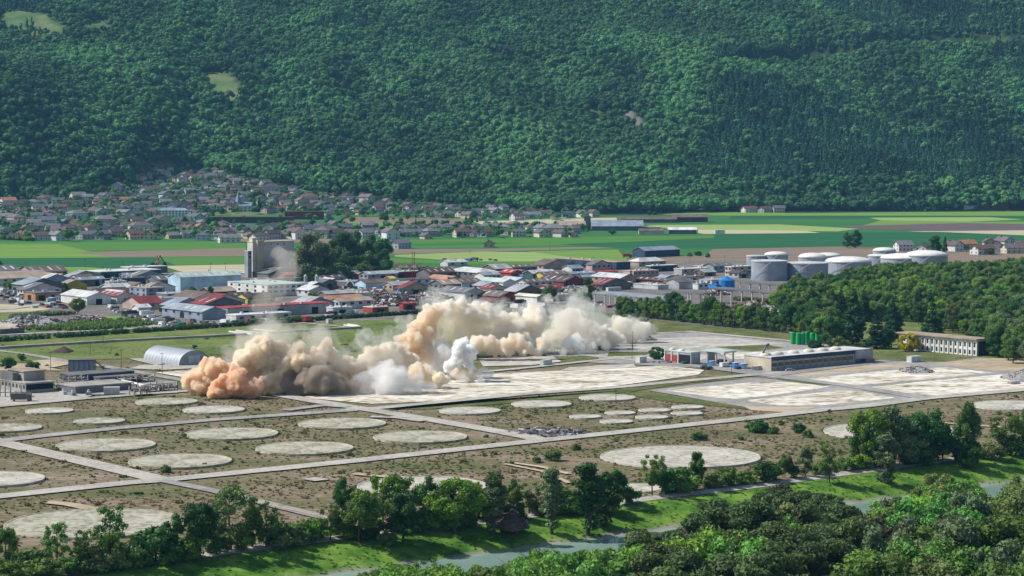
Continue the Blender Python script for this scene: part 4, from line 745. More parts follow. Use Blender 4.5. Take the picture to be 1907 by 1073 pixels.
B = [(-60, -35, 37, 519, 5, 'dgrey', 'dgrey', 'gu', 'dark grey hall at the left edge, rearmost of the estate', 0, 2), (30, 60, 126, 516, 3.5, 'pink', 'brown', 'gu', 'long low hall with pinkish brown roof behind the estate at left', 6), (-70, -30, 98, 534, 5, 'lgrey', 'tan', 'gu', 'wide hall with pale brown roof above the dark hangar', 8, 0, 5),
     (22, 45, 118, 549, 6.5, 'dgrey', 'steel', 'gv', 'dark slate hangar with pale door end at the left', 0, 0, 0, 2), (44, 66, 113, 561, 5, 'orange', 'dgrey', 'flat', 'red and black workshop in front of the dark hangar', 0, 2, 0, 1), (60, 112, 122, 523, 4, 'beige', 'tan', 'gv', 'beige low hall with tan roof behind the yellow hall', 2),
     (108, 119, 162, 543, 4.5, 'mustard', 'tan', 'gv', 'mustard yellow hall with low gable at left'), (132, 144, 196, 535, 5, 'brown', 'bluegrey', 'gu', 'brown hall with blue solar roof beside the yellow hall', 0, 2), (196, 203, 236, 543, 6.6, 'white', 'lgrey', 'flat', 'white two-storey office with a pale yellow end', 4, 0, 1),
     (157, 188, 300, 521, 5.5, 'dgreen', 'white', 'flat', 'long sheds with bright white roof at the field edge', 0, 5), (225, 240, 312, 511, 5, 'dgrey', 'white', 'flat', 'second white-roofed shed behind the first at the field edge'), (182, 190, 274, 534, 5, 'navy', 'dgrey', 'flat', 'long low navy shed left of the pale blue hall'), (114, 162, 207, 569, 5.2, 'white', 'lgrey', 'gv', 'white hall with grey gable and big dark door behind the willow', 0, 1),
     (178, 218, 254, 567, 5, 'lgrey', 'dred', 'gv', 'grey hall with dark red roof and white skylight strip', 0, 1, 0, 0), (241, 273, 307, 558, 7.2, 'bluegrey', 'tan', 'flat', 'blue-grey two-storey block with flat brownish roof', 2, 0, 3), (313, 336, 449, 544, 10, 'paleblue', 'pgreen', 'gu', 'tall pale blue hall with white roof in the estate', 0, 0, 0, 0),
     (228, 262, 306, 578, 4, 'pink', 'dred', 'gu', 'long low hall with dark red roof behind the white tent', 3), (318, 359, 418, 571, 4.6, 'cream', 'brown', 'gv', 'cream hall with wide brown roof below the pale blue hall', 0, 1, 1), (302, 377, 421, 597, 4.8, 'bluegrey', 'steel', 'gv', 'blue-grey hall with pale metal roof beside the scrap yard', 0, 0, 5, 1),
     (370, 392, 440, 553, 3.2, 'dbrown', 'tan', 'gu', 'low shed with pale brown roof below the blue hall'), (416, 436, 474, 563, 3.5, 'pink', 'dbrown', 'gu', 'pinkish gabled shed with dark roof'), (437, 461, 512, 566, 3.5, 'yellow', 'dbrown', 'gu', 'yellow gabled shed with dark brown roof'),
     (424, 498, 573, 553, 7.6, 'white', 'pgreen', 'flat', 'white factory hall with huge pale green flat roof below the silo', 7, 0, 5), (400, 424, 618, 594, 6, 'grey', 'red', 'flat', 'very long grey hall edged with a red roof line', 0, 3), (421, 440, 543, 600, 3.6, 'lgrey', 'white', 'flat', 'low annex with white roof in front of the red-edged hall', 5),
     (608, 620, 656, 587, 4.2, 'lgrey', 'white', 'flat', 'small grey unit with white roof right of the red-edged hall', 0, 1), (593, 614, 680, 571, 4.2, 'lgrey', 'orange', 'gu', 'hall with bright orange roof in the scrap yard', 0, 0), (588, 602, 643, 530, 4.5, 'grey', 'dbrown', 'gu', 'brown-roofed house right of the green silos', 3), (594, 600, 622, 517, 4, 'pink', 'dred', 'gu', 'small house with red roof under the grove', 2),
     (660, 674, 788, 522, 4.6, 'dred', 'beige', 'flat', 'long red-brown shed with beige roof right of the grove', 0, 4), (661, 681, 733, 539, 4.2, 'paleblue', 'brown', 'gu', 'pale blue gabled shed with brown roof'), (717, 728, 737, 532, 5, 'yellow', 'yellow', 'gu', 'small yellow hut with yellow roof beside the red crane'), (736, 745, 802, 534, 4.6, 'paleblue', 'brown', 'gu', 'pale blue shed with long brown roof behind the crane', 4),
     (676, 694, 724, 584, 3.4, 'red', 'beige', 'flat', 'bright red hut with beige roof by the hedge', 0, 1), (743, 751, 774, 578, 4, 'red', 'red', 'gu', 'bright red hut with red roof nearest the dust cloud', 0, 1), (775, 800, 850, 520, 4.5, 'dgrey', 'dbrown', 'gu', 'dark brown-roofed hall left of the hipped roof', 0, 2), (795, 835, 862, 530, 3.5, 'tan', 'orange', 'gv', 'small hall with faded orange roof', 2),
     (832, 892, 932, 521, 5, 'dgrey', 'lgrey', 'hip', 'wide dark hall with pale hipped roof in the estate', 4, 0, 6), (876, 937, 961, 541, 5.6, 'white', 'pgreen', 'gv', 'cream-white hall with pale green roof behind the dust', 0, 0, 3), (930, 961, 984, 536, 5, 'grey', 'pgreen', 'gv', 'right bay with pale green roof beside the cream-white hall'),
     (815, 866, 903, 561, 5.4, 'lgrey', 'dgrey', 'gv', 'grey hall with dark flat gable just behind the dust cloud', 0, 2), (880, 930, 968, 563, 3.6, 'dred', 'brown', 'gv', 'brown-roofed annex right of the grey hall behind the dust', 0, 1), (930, 952, 975, 519, 4.2, 'red', 'red', 'gv', 'bright red gabled hall in the middle of the estate', 1),
     (974, 993, 1036, 525, 6, 'dgreen', 'lgrey', 'gu', 'dark green gabled hall with pale roof'), (994, 1013, 1060, 526, 5.2, 'yellow', 'brown', 'gu', 'yellow house with long brown roof', 5), (1050, 1062, 1108, 523, 5, 'paleblue', 'bluegrey', 'gu', 'pale blue house with slate roof', 3), (1100, 1108, 1150, 516, 3.6, 'pink', 'red', 'gu', 'low hall with bright red roof right of the slate-roofed house'),
     (1000, 1050, 1092, 534, 3.4, 'dred', 'dbrown', 'gv', 'low dark red shed in front of the yellow house'), (1102, 1155, 1185, 531, 4.8, 'tan', 'lgrey', 'gv', 'tan hall with pale grey roof in the middle right of the estate', 0, 0, 3), (1033, 1148, 1174, 503, 6, 'navy', 'tan', 'flat', 'very long open-fronted shed with brown roof at the field edge', 0, 0, 0, 5),  # long open-fronted shed: dark door panels stand in for its shaded interior
     (1160, 1180, 1227, 517, 4.5, 'pink', 'pink', 'flat', 'pinkish hall with red-edged roof in the estate', 6), (1203, 1212, 1262, 507, 4.6, 'navy', 'white', 'flat', 'dark blue hall with thin white roof', 0, 3), (1184, 1240, 1256, 533, 3.6, 'dred', 'dbrown', 'gv', 'hall with wide dark red-brown roof right of the tan hall', 0, 1), (1118, 1150, 1178, 536, 3.2, 'green', 'white', 'flat', 'low green shed with bright white roof'),
     (1180, 1225, 1245, 540, 3, 'lgrey', 'pgreen', 'flat', 'low shed with glassy pale roof above the canopy'), (960, 1000, 1015, 566, 4.4, 'white', 'cream', 'gv', 'white hall with cream roof partly behind the dust'), (1010, 1030, 1060, 562, 4, 'cream', 'cream', 'flat', 'cream-roofed hall behind the bright green tree'), (1255, 1270, 1322, 513, 4.5, 'grey', 'lgrey', 'flat', 'grey hall right of the dark blue hall', 4, 1),
     (1235, 1262, 1312, 528, 4, 'beige', 'brown', 'flat', 'beige hall with brown roof left of the blue silo', 4), (1350, 1362, 1402, 516, 7.4, 'beige', 'white', 'flat', 'beige block with white roof beside the grey storage tank', 3, 0, 2), (1170, 1190, 1240, 497, 4, 'tan', 'lgrey', 'hip', 'tan building with pale pointed roof at the field edge', 3), (1292, 1310, 1345, 505, 3.6, 'tan', 'pink', 'flat', 'low building with pinkish roof left of the tanks', 2),
     (1178, 1201, 1266, 480, 6, 'navy', 'bluegrey', 'gu', 'long slate-roofed barn standing alone in the fields', 4), (1845, 1875, 1990, 503, 5, 'cream', 'red', 'gu', 'hall with bright red roof at the right edge', 6), (1320, 1334, 1340, 543, 4.5, 'blue', 'blue', 'flat', 'bright blue box building beside the blue silo'), (1290, 1300, 1320, 540, 4, 'white', 'grey', 'flat', 'small white kiosk left of the blue box building', 2),
     (650, 664, 690, 555, 3, 'lgrey', 'white', 'flat', 'small white-roofed shed in the scrap yard'), (820, 834, 870, 497, 3.5, 'lgrey', 'lgrey', 'gu', 'low grey shed behind the hipped hall', 2), (940, 955, 1000, 507, 3.6, 'dgrey', 'brown', 'gu', 'brown-roofed row behind the red gabled hall', 4), (470, 500, 556, 520, 4, 'dgrey', 'dgrey', 'gv', 'dark shed at the foot of the silo', 0, 2), (520, 532, 585, 522, 4, 'dred', 'red', 'gu', 'shed with red roof between silo and grove')]
for r in B:
    ex = sky_strip if 'skylight' in r[8] else (vents(3) if r[7] == 'flat' and r[2] - r[0] > 60 else None)
    bld(*r, extra=ex)
EST = [((470, 480), 'silo'), ((392, 525), 'pale blue hall'), ((535, 540), 'white factory hall'), ((643, 562), 'orange roof'), ((80, 535), 'dark hangar'), ((140, 535), 'yellow hall'), ((880, 510), 'hipped roof'), ((920, 530), 'cream-white hall'), ((1030, 515), 'yellow house'), ((1090, 495), 'long open shed'), ((1353, 530), 'blue silo'), ((1150, 530), 'white-roofed green shed'), ((770, 520), 'red crane'), ((190, 555), 'red roof'), ((1230, 500), 'dark blue hall'), ((700, 510), 'red-brown shed')]
FILL = [(0, 522), (200, 516), (455, 512), (700, 512), (1030, 500), (1300, 500), (1400, 522), (1340, 545), (1230, 552), (1100, 552), (1050, 560), (900, 566), (700, 560), (640, 582), (560, 590), (300, 586), (190, 574), (0, 556)]
nf = 0
for it in range(9000):
    if nf >= 62: break
    px = R.uniform(0, 1400); py = R.uniform(498, 590)
    if not in_poly(px, py, FILL): continue
    c_ = G(px, py); a_ = R.uniform(9, 30); b_ = R.uniform(7, 18); m_ = c_ + U0 * a_ / 2 + V0 * b_ / 2; ok = True
    for x, y, a2, b2 in FP:
        d = Vector((x, y, 0)) - m_; 
        if abs(d.dot(U0)) < (a_ + a2) / 2 + 2.5 and abs(d.dot(V0)) < (b_ + b2) / 2 + 2.5: ok = False; break
    if not ok: continue
    if any(abs(px - a) < 30 and abs(py - b) < 9 for a, b in ((1432, 598), (740, 560), (800, 560), (690, 548), (640, 550), (1075, 542))): continue
    H_ = R.uniform(2.8, 5.6); w_ = R.choice(['lgrey', 'white', 'cream', 'paleblue', 'pink', 'tan', 'grey', 'bluegrey', 'dgrey', 'brown', 'dgrey']); r_ = R.choice(['brown', 'tan', 'lgrey', 'dgrey', 'steel', 'dbrown', 'dgrey', 'bluegrey', 'brown', 'dred', 'grey']); k_ = R.choice(['flat', 'gu', 'gv', 'gu', 'gv'])
    nm_ = min(EST, key=lambda e: (e[0][0] - px) ** 2 + ((e[0][1] - py) * 3) ** 2); side = 'left of' if px < nm_[0][0] - 25 else 'right of' if px > nm_[0][0] + 25 else 'in front of' if py > nm_[0][1] else 'behind'
    CN = dict(lgrey='pale grey', dgrey='dark grey', paleblue='pale blue', bluegrey='blue-grey', dbrown='dark brown', dred='dark red', steel='steel grey', pink='pinkish')
    q1 = pix(c_ + V0 * b_)[0]; q2 = pix(c_ + U0 * a_)[0]
    bld(q1, px, q2, py, H_, w_, r_, k_, f'small {CN.get(w_, w_)} {"flat-roofed" if k_ == "flat" else "gabled"} unit with {CN.get(r_, r_)} roof {side} the {nm_[1]}', R.choice([0, 3, 4]), R.choice([0, 1]), R.choice([0, 2, 3]), 0); nf += 1
print('filler', nf)
nt = 0
for it in range(6000):
    if nt >= 34: break
    px = R.uniform(0, 1400); py = R.uniform(500, 590)
    if not in_poly(px, py, FILL): continue
    c_ = G(px, py)
    if any(abs((Vector((x, y, 0)) - c_).dot(U0)) < a2 / 2 + 3 and abs((Vector((x, y, 0)) - c_).dot(V0)) < b2 / 2 + 3 for x, y, a2, b2 in FP): continue
    nm_ = min(EST, key=lambda e: (e[0][0] - px) ** 2 + ((e[0][1] - py) * 3) ** 2); k_, m_ = R.choice([('round', L_mid), ('round', L_dark), ('tall', L_dark), ('bush', L_mid), ('cone', L_con)])
    tree(c_, R.uniform(4.5, 8.5), k_, m_, f'{MN[id(m_)]} {SH[k_]} tree between the sheds {"left of" if px < nm_[0][0] else "right of"} the {nm_[1]}', 'small trees between the sheds of the estate', 1.2); nt += 1
def tri_canopy(*a, **k): return bld(*a, **k)
bld(1106, 1245, 1276, 582, 8, 'steel', 'steel', 'canopy', 'long grey-green canopy on posts behind the avenue', name='canopy', cat='canopy'); bld(1322, 1480, 1502, 578, 9.5, 'dgrey', 'dgrey', 'canopy', 'dark canopy on posts over the scrap heap', name='canopy', cat='canopy')
bld(1377, 1545, 1566, 557, 6.5, 'dgrey', 'dgrey', 'canopy', 'rear dark canopy in front of the wood', name='canopy', cat='canopy'); bld(1262, 1310, 1330, 572, 8, 'dgrey', 'dgrey', 'canopy', 'short dark canopy linking the two long ones', name='canopy', cat='canopy')
bld(246, 258, 281, 581, 2.6, 'white', 'white', 'gu', 'white party tent with open sides in the yard at left', name='tent', cat='tent', rise=1.6)
nc = 0
for it in range(6000):
    if nc >= 36: break
    px = R.uniform(0, 1400); py = R.uniform(508, 596)
    if not in_poly(px, py, FILL): continue
    c_ = G(px, py)
    if any(abs((Vector((x, y, 0)) - c_).dot(U0)) < a2 / 2 + 4 and abs((Vector((x, y, 0)) - c_).dot(V0)) < b2 / 2 + 4 for x, y, a2, b2 in FP): continue
    nm_ = min(EST, key=lambda e: (e[0][0] - px) ** 2 + ((e[0][1] - py) * 3) ** 2); cl = R.choice(['blue', 'white', 'dgrey', 'rust', 'green', 'lgrey', 'red', 'tan']); FP.append((c_.x, c_.y, 6, 6))
    container(px, py, cl, f'{dict(dgrey="dark grey", rust="rust-brown", lgrey="pale grey").get(cl, cl)} freight container in the yard {"left of" if px < nm_[0][0] else "right of"} the {nm_[1]}', R.choice([6, 12]), 2.5, 2.7, A0 + R.choice([0, math.pi / 2]), 'freight_container'); nc += 1
# blue hall windows, silo building, towers
def silo_extra(t, a, b, H):
    MB().box(3, 9, -2.2, 0, 0, H + 1.6).obj('stair_tower', cm('beige'), t); MB().box(10, 22, -3, 0, 0, H * .42).obj('low_block', cm('beige'), t); MB().box(1, 6, 2, b - 1, H + .45, H + 3.2).obj('roof_hut', cm('cream'), t)
    for i in range(5): part('window', box_mesh('window', .8, .1, 1.2, M_glass), t, (5 + i * (a - 8) / 5, -.02, H - 2.5))
bld(461, 471, 548, 517, 26.5, mat('pale_silo_concrete', (.60, .55, .48), .9, .12, .12), 'beige', 'flat', 'huge windowless beige silo block beside the big grove', name='silo_building', cat='silo', group=None, extra=silo_extra)
bld(455.5, 462, 469, 518, 20, 'steel', 'lgrey', 'flat', 'tall grey metal tower left of the beige silo', name='metal_tower', cat='tower', group=None, fw=1)
def cyl(t, name, r, z0, z1, m, top=None, N=40, loc=(0, 0), ribs=0):
    V = []; Fc = []; prof = [(r, z0), (r, z1)]
    for rr, z in prof:
        for i in range(N): a = 2 * math.pi * i / N; q = rr + (.12 * (i % 2) if ribs else 0); V.append((loc[0] + q * math.cos(a), loc[1] + q * math.sin(a), z))
    for i in range(N): Fc.append((i, (i + 1) % N, N + (i + 1) % N, N + i))
    Fc.append(tuple(range(N, 2 * N))); return mesh_obj(name, V, Fc, m, t)
def dome(t, name, r, z, h, m, N=40, loc=(0, 0), cone=False):
    V = []; Fc = []; J = 8
    for j in range(J):
        f = j / J; rr, zz = (r * (1 - f), z + h * f) if cone else (r * math.cos(f * math.pi / 2), z + h * math.sin(f * math.pi / 2))
        for i in range(N): a = 2 * math.pi * i / N; V.append((loc[0] + rr * math.cos(a), loc[1] + rr * math.sin(a), zz))
    V.append((loc[0], loc[1], z + h))
    for j in range(J - 1):
        for i in range(N): Fc.append((j * N + i, j * N + (i + 1) % N, (j + 1) * N + (i + 1) % N, (j + 1) * N + i))
    for i in range(N): Fc.append(((J - 1) * N + i, (J - 1) * N + (i + 1) % N, J * N))
    return mesh_obj(name, V, Fc, m, t, smooth=not cone)
M_tank = mat('painted_tank_steel', (.31, .345, .40), .55, .14, .12); M_dome = mat('white_tank_roof', (.74, .73, .69), .6, .14, .12)
def tank(cx, by, w, H, dh, label):
    c = G(cx, by); r = w / 2 / F * c.length; c = c + Vector((0, r, 0)); t = empty('storage_tank', c)
    cyl(t, 'tank_wall', r, 0, H, M_tank); cyl(t, 'top_rim', r + .35, H - .5, H + .25, M_frame)
    dh *= .62
    if dh: dome(t, 'domed_roof', r - .2, H + .26, dh, M_dome)
    else: dome(t, 'tank_roof', r - .3, H + .26, .5, cm('lgrey'), cone=True)
    mb = MB(); n = 14
    for i in range(n):
        a = math.radians(200 + i * 5); b_ = math.radians(200 + (i + 1) * 5); mb.tube(((r + .6) * math.cos(a), (r + .6) * math.sin(a), H * i / n), ((r + .6) * math.cos(b_), (r + .6) * math.sin(b_), H * (i + 1) / n), .12, k=4)
    mb.obj('stairway', M_frame, t); q = pix(c); tag(t, label, 'storage tank', 'storage tanks beyond the wood', p=q)
for a in [(1436, 524, 67, 14.5, 0, 'grey storage tank with flat roof, foremost and leftmost'), (1410, 503, 36, 11, 0, 'small grey flat tank behind the foremost one at left'), (1448, 503, 44, 12, 3.4, 'tank with small bright white dome behind the foremost grey tank'), (1508, 523, 78, 12.5, 0, 'low grey tank without dome right of the foremost one'),
          (1516, 508, 52, 12, 4.5, 'leftmost of the wide white-domed tanks'), (1586, 513, 86, 10, 5.5, 'wide white-domed tank in the middle of the row'), (1545, 503, 50, 11, 3.5, 'white-domed tank half behind its middle neighbours'), (1643, 508, 46, 13, 1.2, 'tank with nearly flat white roof between the domed ones'), (1690, 511, 86, 12, 5, 'big white-domed tank left of the poplar'), (1732, 512, 78, 14.5, 5.5, 'biggest white-domed tank, rightmost behind the poplar'), (1650, 497, 42, 13, 3.5, 'small white-domed tank at the rear of the row')]: tank(*a)
def silo(px, by, w, H, m, label, cone=1.5, name='silo', n=1):
    c = G(px, by); r = w / 2 / F * c.length; t = empty(name, c); cyl(t, 'silo_wall', r, 0, H, cm(m, .5), N=24, ribs=1); dome(t, 'cone_roof', r + .2, H, cone, cm(m, .5), N=24, cone=True); MB().tube((r + .3, 0, 0), (r + .3, 0, H), .12, k=5).obj('ladder', M_frame, t); tag(t, label, 'silo', None, p=(px, by)); return t
silo(1353, 542, 29, 7.5, 'blue', 'bright blue round silo with conical roof', 3.2); silo(590, 543, 6.5, 10.5, 'pgreen', 'tall pale green cement silo in the scrap yard'); silo(569, 531, 5.5, 6.5, 'pgreen', 'shorter pale green silo beside the white factory hall')
silo(757, 560, 6, 5, 'steel', 'small grey silo in the scrap yard')
for i, (px, by) in enumerate([(1477, 642), (1487, 643), (1495, 643), (1503, 641), (1513, 643), (1523, 640)]):
    c = G(px, by); t = empty('green_tank', c); cyl(t, 'tank_wall', 1.35, .15, 6.1, mat('green_plastic', (.01, .33, .09), .4, .05, 1), N=20); dome(t, 'tank_top', 1.35, 6.1, .45, mat('green_plastic', (.01, .33, .09), .4, .05, 1), N=20); cyl(t, 'base_ring', 1.5, 0, .15, cm('concrete'), N=20)
    tag(t, 'bright green upright tank in front of the conifers', 'tank', 'bright green upright tanks', p=(px, by))
# tower crane
M_cr = mat('red_crane_paint', (.38, .04, .03), .5)
c = G(770, 545); t = empty('tower_crane', c); mb = MB()
for z in range(0, 27, 2):
    for x, y in ((-.8, -.8), (.8, -.8), (.8, .8), (-.8, .8)): mb.tube((x, y, z), (x, y, z + 2), .16, k=4)
    mb.tube((-.8, -.8, z), (.8, -.8, z + 2), .1, k=4).tube((.8, -.8, z), (.8, .8, z + 2), .1, k=4).tube((-.8, .8, z + 2), (-.8, -.8, z), .1, k=4)
mb.obj('mast', M_cr, t); mb = MB()
for x in range(-14, 6, 2): mb.tube((x, -.5, 19), (x + 2, -.5, 19), .14, k=4).tube((x, .5, 19), (x + 2, .5, 19), .14, k=4).tube((x, -.5, 19), (x + 2, .5, 19), .08, k=4).tube((x, 0, 20.2), (x + 2, 0, 20.2), .12, k=4).tube((x, -.5, 19), (x + 1, 0, 20.2), .08, k=4)
mb.obj('jib', M_cr, t); MB().box(-14, -10.5, -1, 1, 17.2, 19.6).obj('counterweight', cm('concrete'), t); MB().box(-.2, 1.8, -2, -.9, 17, 19).obj('cab', cm('white'), t); MB().tube((0, 0, 28), (-13, 0, 20.2), .06, k=4).obj('stay_cable', M_cr, t)
tag(t, 'slender red tower crane rising over the scrap yard', 'crane', p=(770, 545))
# material handlers and excavators in the yards
def digger(px, py, m, label, rz, s=1.0):
    t = empty('excavator', G(px, py), rz); t.scale = (s, s, s); p_ = cm(m, .5)
    MB().box(-2, 2, -1.6, -.9, 0, .9).box(-2, 2, .9, 1.6, 0, .9).obj('tracks', M_dark, t); MB().box(-2.2, 1.6, -1.3, 1.3, .95, 2.4).obj('body', p_, t); MB().box(.4, 1.7, .2, 1.3, 2.4, 3.6).obj('cab', M_glass, t)
    MB().tube((1.2, -.3, 2), (4.6, -.3, 6.6), .38, .3).tube((4.6, -.3, 6.6), (7.6, -.3, 3.4), .28, .2).obj('boom', p_, t); MB().tube((7.6, -.3, 3.6), (7.5, -.3, 2.2), .5, .9, 8).obj('grab', M_dark, t); tag(t, label, 'excavator', p=(px, py))
digger(735, 566, 'blue', 'blue scrap handler among the heaps in the scrap yard', 1.2, 1.5); digger(668, 548, 'pgreen', 'pale green scrap handler in the scrap yard', 2.6, 1.5); digger(1092, 532, 'red', 'red scrap handler with raised boom', 2.9, 1.3); digger(283, 506, 'rust', 'rust-brown gantry excavator behind the white sheds', 1.0, 1.9); digger(295, 507, 'rust', 'second rust-brown gantry excavator behind the white sheds', 1.9, 1.9)
digger(700, 560, 'rust', 'rusty scrap handler in front of the orange roof', .4, 1.2)
# workshops on the right
def win_band(n, y0, W, Hh, z, t, a, m): pass
def shop_extra(t, a, b, H):
    n = 16; s = a / n
    for i in range(n):
        if i > 12: break
        part('window', box_mesh('window', s * .78, .12, 1.7, M_glass), t, (s * (i + .5), -.03, 2.2)); part('panel', box_mesh('panel', s * .8, .14, 1.3, cm('steel')), t, (s * (i + .5), -.03, .5))
        part('pillar', box_mesh('pillar', .3, .3, H - 1.5, cm('concrete')), t, (s * i, -.1, .02))
    MB().box(0, a * .82, -.5, .0, H - 1.35, H + .46).obj('fascia', cm('navy'), t); MB().box(a * .82, a, -.6, 0, 0, H + .6).obj('end_block', cm('grey'), t)
    for i, f in enumerate((.04, .16, .31, .46, .60, .73)): dome(t, 'roof_dome', 2.7, H + .455, 1.5, cm('cream'), N=20, loc=(a * f + 1.5, b * .45))
    MB().tube((2.5, b * .45, H + 1.5), (4.6, b * .45, H + 4.6), .5, .35).tube((4.6, b * .45, H + 4.6), (6.2, b * .45, H + 5.4), .9, .7).obj('roof_flue', cm('dgrey'), t)
bld(1386, 1436, 1624, 692, 6.2, 'beige', 'lgrey', 'flat', 'long workshop with dark blue front and pale roof domes', name='workshop', cat='workshop', group=None, extra=shop_extra)
def red_extra(t, a, b, H):
    for i in range(2): part('roller_door', box_mesh('roller_door', .2, 3.6, 4.0, cm('red')), t, (-.08, b - 2.6 - i * 4.6, .02))
    for i in range(3): part('pilaster', box_mesh('pilaster', .5, .5, H, cm('white')), t, (-.15, b - .3 - i * 4.6, 0))
    MB().box(-.1, .1, .6, b * .45, .02, H - 1).obj('bay_shade_panel', M_dark, t); dome(t, 'roof_dome', 1.6, H + .455, 1, cm('cream'), N=16, loc=(a * .4, b * .85)); dome(t, 'roof_dome', 1.6, H + .455, 1, cm('cream'), N=16, loc=(a * .4, b * .5))  # solid dark panel paints the shade inside the open bay
bld(1238, 1287, 1304, 680, 5.6, 'grey', 'pgreen', 'flat', 'workshop with two red roller doors and one open dark bay', name='workshop', cat='workshop', group=None, extra=red_extra)
def open_extra(t, a, b, H): MB().box(.5, a - .5, b - .5, b, 0, H - .15).obj('rear_wall', cm('grey'), t); MB().box(a * .2, a * .8, b * .3, b * .6, 0, 2.2).obj('inner_store', cm('navy'), t)
bld(1315, 1349, 1368, 681, 6, 'grey', 'pgreen', 'canopy', 'open shelter with pale green roof between the two workshops', name='shelter', cat='shelter', group=None, extra=open_extra)
def office_extra(t, a, b, H):
    n = 17; s = b / n
    for i in range(n):
        if 3 <= i <= 4: 
            pass
        for z in (.9, 4.4): part('window', box_mesh('window', .1, s * .36, 2.1, M_glass), t, (-.02, s * (i + .5), z))
        part('column', box_mesh('column', .3, s * .16, H, cm('white')), t, (-.2, s * i, 0))
    MB().box(-1.4, a + .8, -.8, b + .8, H + .46, H + 1.0).obj('roof_edge', cm('tan'), t); MB().box(1, a - 1, -.15, 0, .3, H - .4).obj('glazed_end', M_glass, t)
bld(1672, 1819, 1843, 664, 7.6, 'white', 'lgrey', 'flat', 'long two-storey white office block with many narrow windows', name='office_block', cat='office block', group=None, extra=office_extra)
container(1194, 676, 'white', 'white box container left of the dense round shrub', 4.5, 3, 3); container(1017, 681, 'pgreen', 'small teal container on the site road behind the big slab', 5.4); container(1370, 686, 'blue', 'left of two bright blue skips beside the workshop', 3.4, 2.4, 2.6); container(1384, 688, 'blue', 'right of two bright blue skips beside the workshop', 3.4, 2.4, 2.6)
container(1410, 690, 'dgrey', 'dark open skip at the corner of the long workshop', 4.4, 2.2, 2.0); container(1702, 675, 'white', 'long white container in front of the office block', 7, 3, 3); container(1888, 716, 'tan', 'low brown box standing on the slab at the right edge', 6, 2.2, 1.4); container(1326, 682, 'blue', 'blue crate stack under the open shelter', 3, 2, 2.4); container(620 - 7, 603, 'lgrey', 'pale box by the hedge', 3)
# quonset hangar
c = G(362, 680); t = empty('arched_hangar', c, A0); n = 18; rad = 8.4; hh = 7.0; Ln = 33; V = []; Fc = []
for y in (0, Ln):
    for i in range(n + 1): a = math.pi * i / n; V.append((-rad * math.cos(a), y, hh * math.sin(a) ** .9))
for i in range(n): Fc.append((i, n + 1 + i, n + 2 + i, i + 1))
mesh_obj('curved_roof', V, Fc, mat('ribbed_galvanised_steel', (.42, .46, .50), .45, .08, .3, metal=.2), t, smooth=True)
mesh_obj('end_wall', [(x, y + .35, z * .985) for x, y, z in V[:n + 1]] , [tuple(range(n + 1))], cm('steel'), t); mesh_obj('rear_wall', [(x, y - .35, z * .985) for x, y, z in V[n + 1:]], [tuple(range(n, -1, -1))], cm('steel'), t)
for x in (-1.6, 1.6): part('door_leaf', box_mesh('door_leaf', 3, .12, 4.6, cm('lgrey')), t, (x, .2, .02))
mb = MB()
for k in range(1, 12):
    y = Ln * k / 12
    for i in range(n): a0 = math.pi * i / n; a1 = math.pi * (i + 1) / n; mb.tube((-rad * 1.004 * math.cos(a0), y, hh * 1.004 * math.sin(a0) ** .9), (-rad * 1.004 * math.cos(a1), y, hh * 1.004 * math.sin(a1) ** .9), .07, k=4, cap=False)
mb.obj('roof_rib', M_frame, t); tag(t, 'long arched metal hangar left of the dust cloud', 'hangar', p=(362, 680))
# half-demolished plant on the left
def plant1(t, a, b, H):
    MB().box(a * .25, a, b * .35, b, H + .46, H + 4.2).obj('upper_storey', cm('concrete'), t); MB().box(a * .22, a + .3, b * .33, b + .3, H + 4.203, H + 4.6).obj('upper_roof', cm('tan'), t); MB().box(a * -.02, a * .2, b * .5, b * .95, H + .46, H + 3.8).obj('roof_hut', cm('dgrey'), t)
    MB().box(.3, a - .3, -.12, 0, 1.6, H - .3).obj('window_band', M_dark, t)
bld(2, 48, 100, 734, 4.2, 'concrete', 'concrete', 'flat', 'two-tier concrete plant building at the left edge', name='plant_building', cat='building', group=None, lw=7, extra=plant1)
c = G(128, 701); t = empty('filter_house', c, math.radians(8)); 
for i in range(5): part('filter_panel', box_mesh('filter_panel', 2.0, 6, 4.4, cm('bluegrey')), t, (1.1 + i * 2.25, 3, 2.6)); part('hopper', box_mesh('hopper', 1.2, 4, 1.6, cm('steel')), t, (1.1 + i * 2.25, 3, .9))
mb = MB()
for x in (0, 2.25, 4.5, 6.75, 9, 11.3):
    for y in (-.2, 6.2): mb.box(x - .12, x + .12, y - .12, y + .12, 0, 7.2)
mb.box(-.3, 11.6, -.35, 6.35, 7.2, 7.45); mb.obj('steel_frame', cm('dgrey'), t); mb = MB().tube((11.6, 1, 6.8), (15.6, 1, 3.4), .25, k=4).tube((15.6, 1, 3.4), (12, 1, .2), .25, k=4).tube((15.6, 1, 0), (15.6, 1, 4.2), .18, k=4).tube((12, 1, 0), (12, 1, 7.6), .18, k=4).box(13.6, 16.2, .4, 1.7, 4.2, 4.5).obj('rusty_stair', cm('rust'), t)
tag(t, 'grey filter house of five panels with a rusty stair', 'filter house', p=(150, 700))
for x0, cx_, x1, y, H, w, r, l in [(112, 138, 250, 712, 2.8, 'navy', 'dgrey', 'long dark deck in front of the filter house'), (100, 141, 245, 735, 3.0, 'dgrey', 'concrete', 'long grey base of the plant nearest the road'), (175, 186, 262, 716, 2.6, 'dgrey', 'dgrey', 'low black bunker at the right of the plant'), (255, 262, 330, 729, .9, 'dgrey', 'dgrey', 'low black basin wall at the right end of the plant')]:
    bld(x0, cx_, x1, y, H, w, r, 'flat', l, name='concrete_deck', cat='deck', group='low structures of the half-demolished plant', bmax=16, fd=0, lw=0)
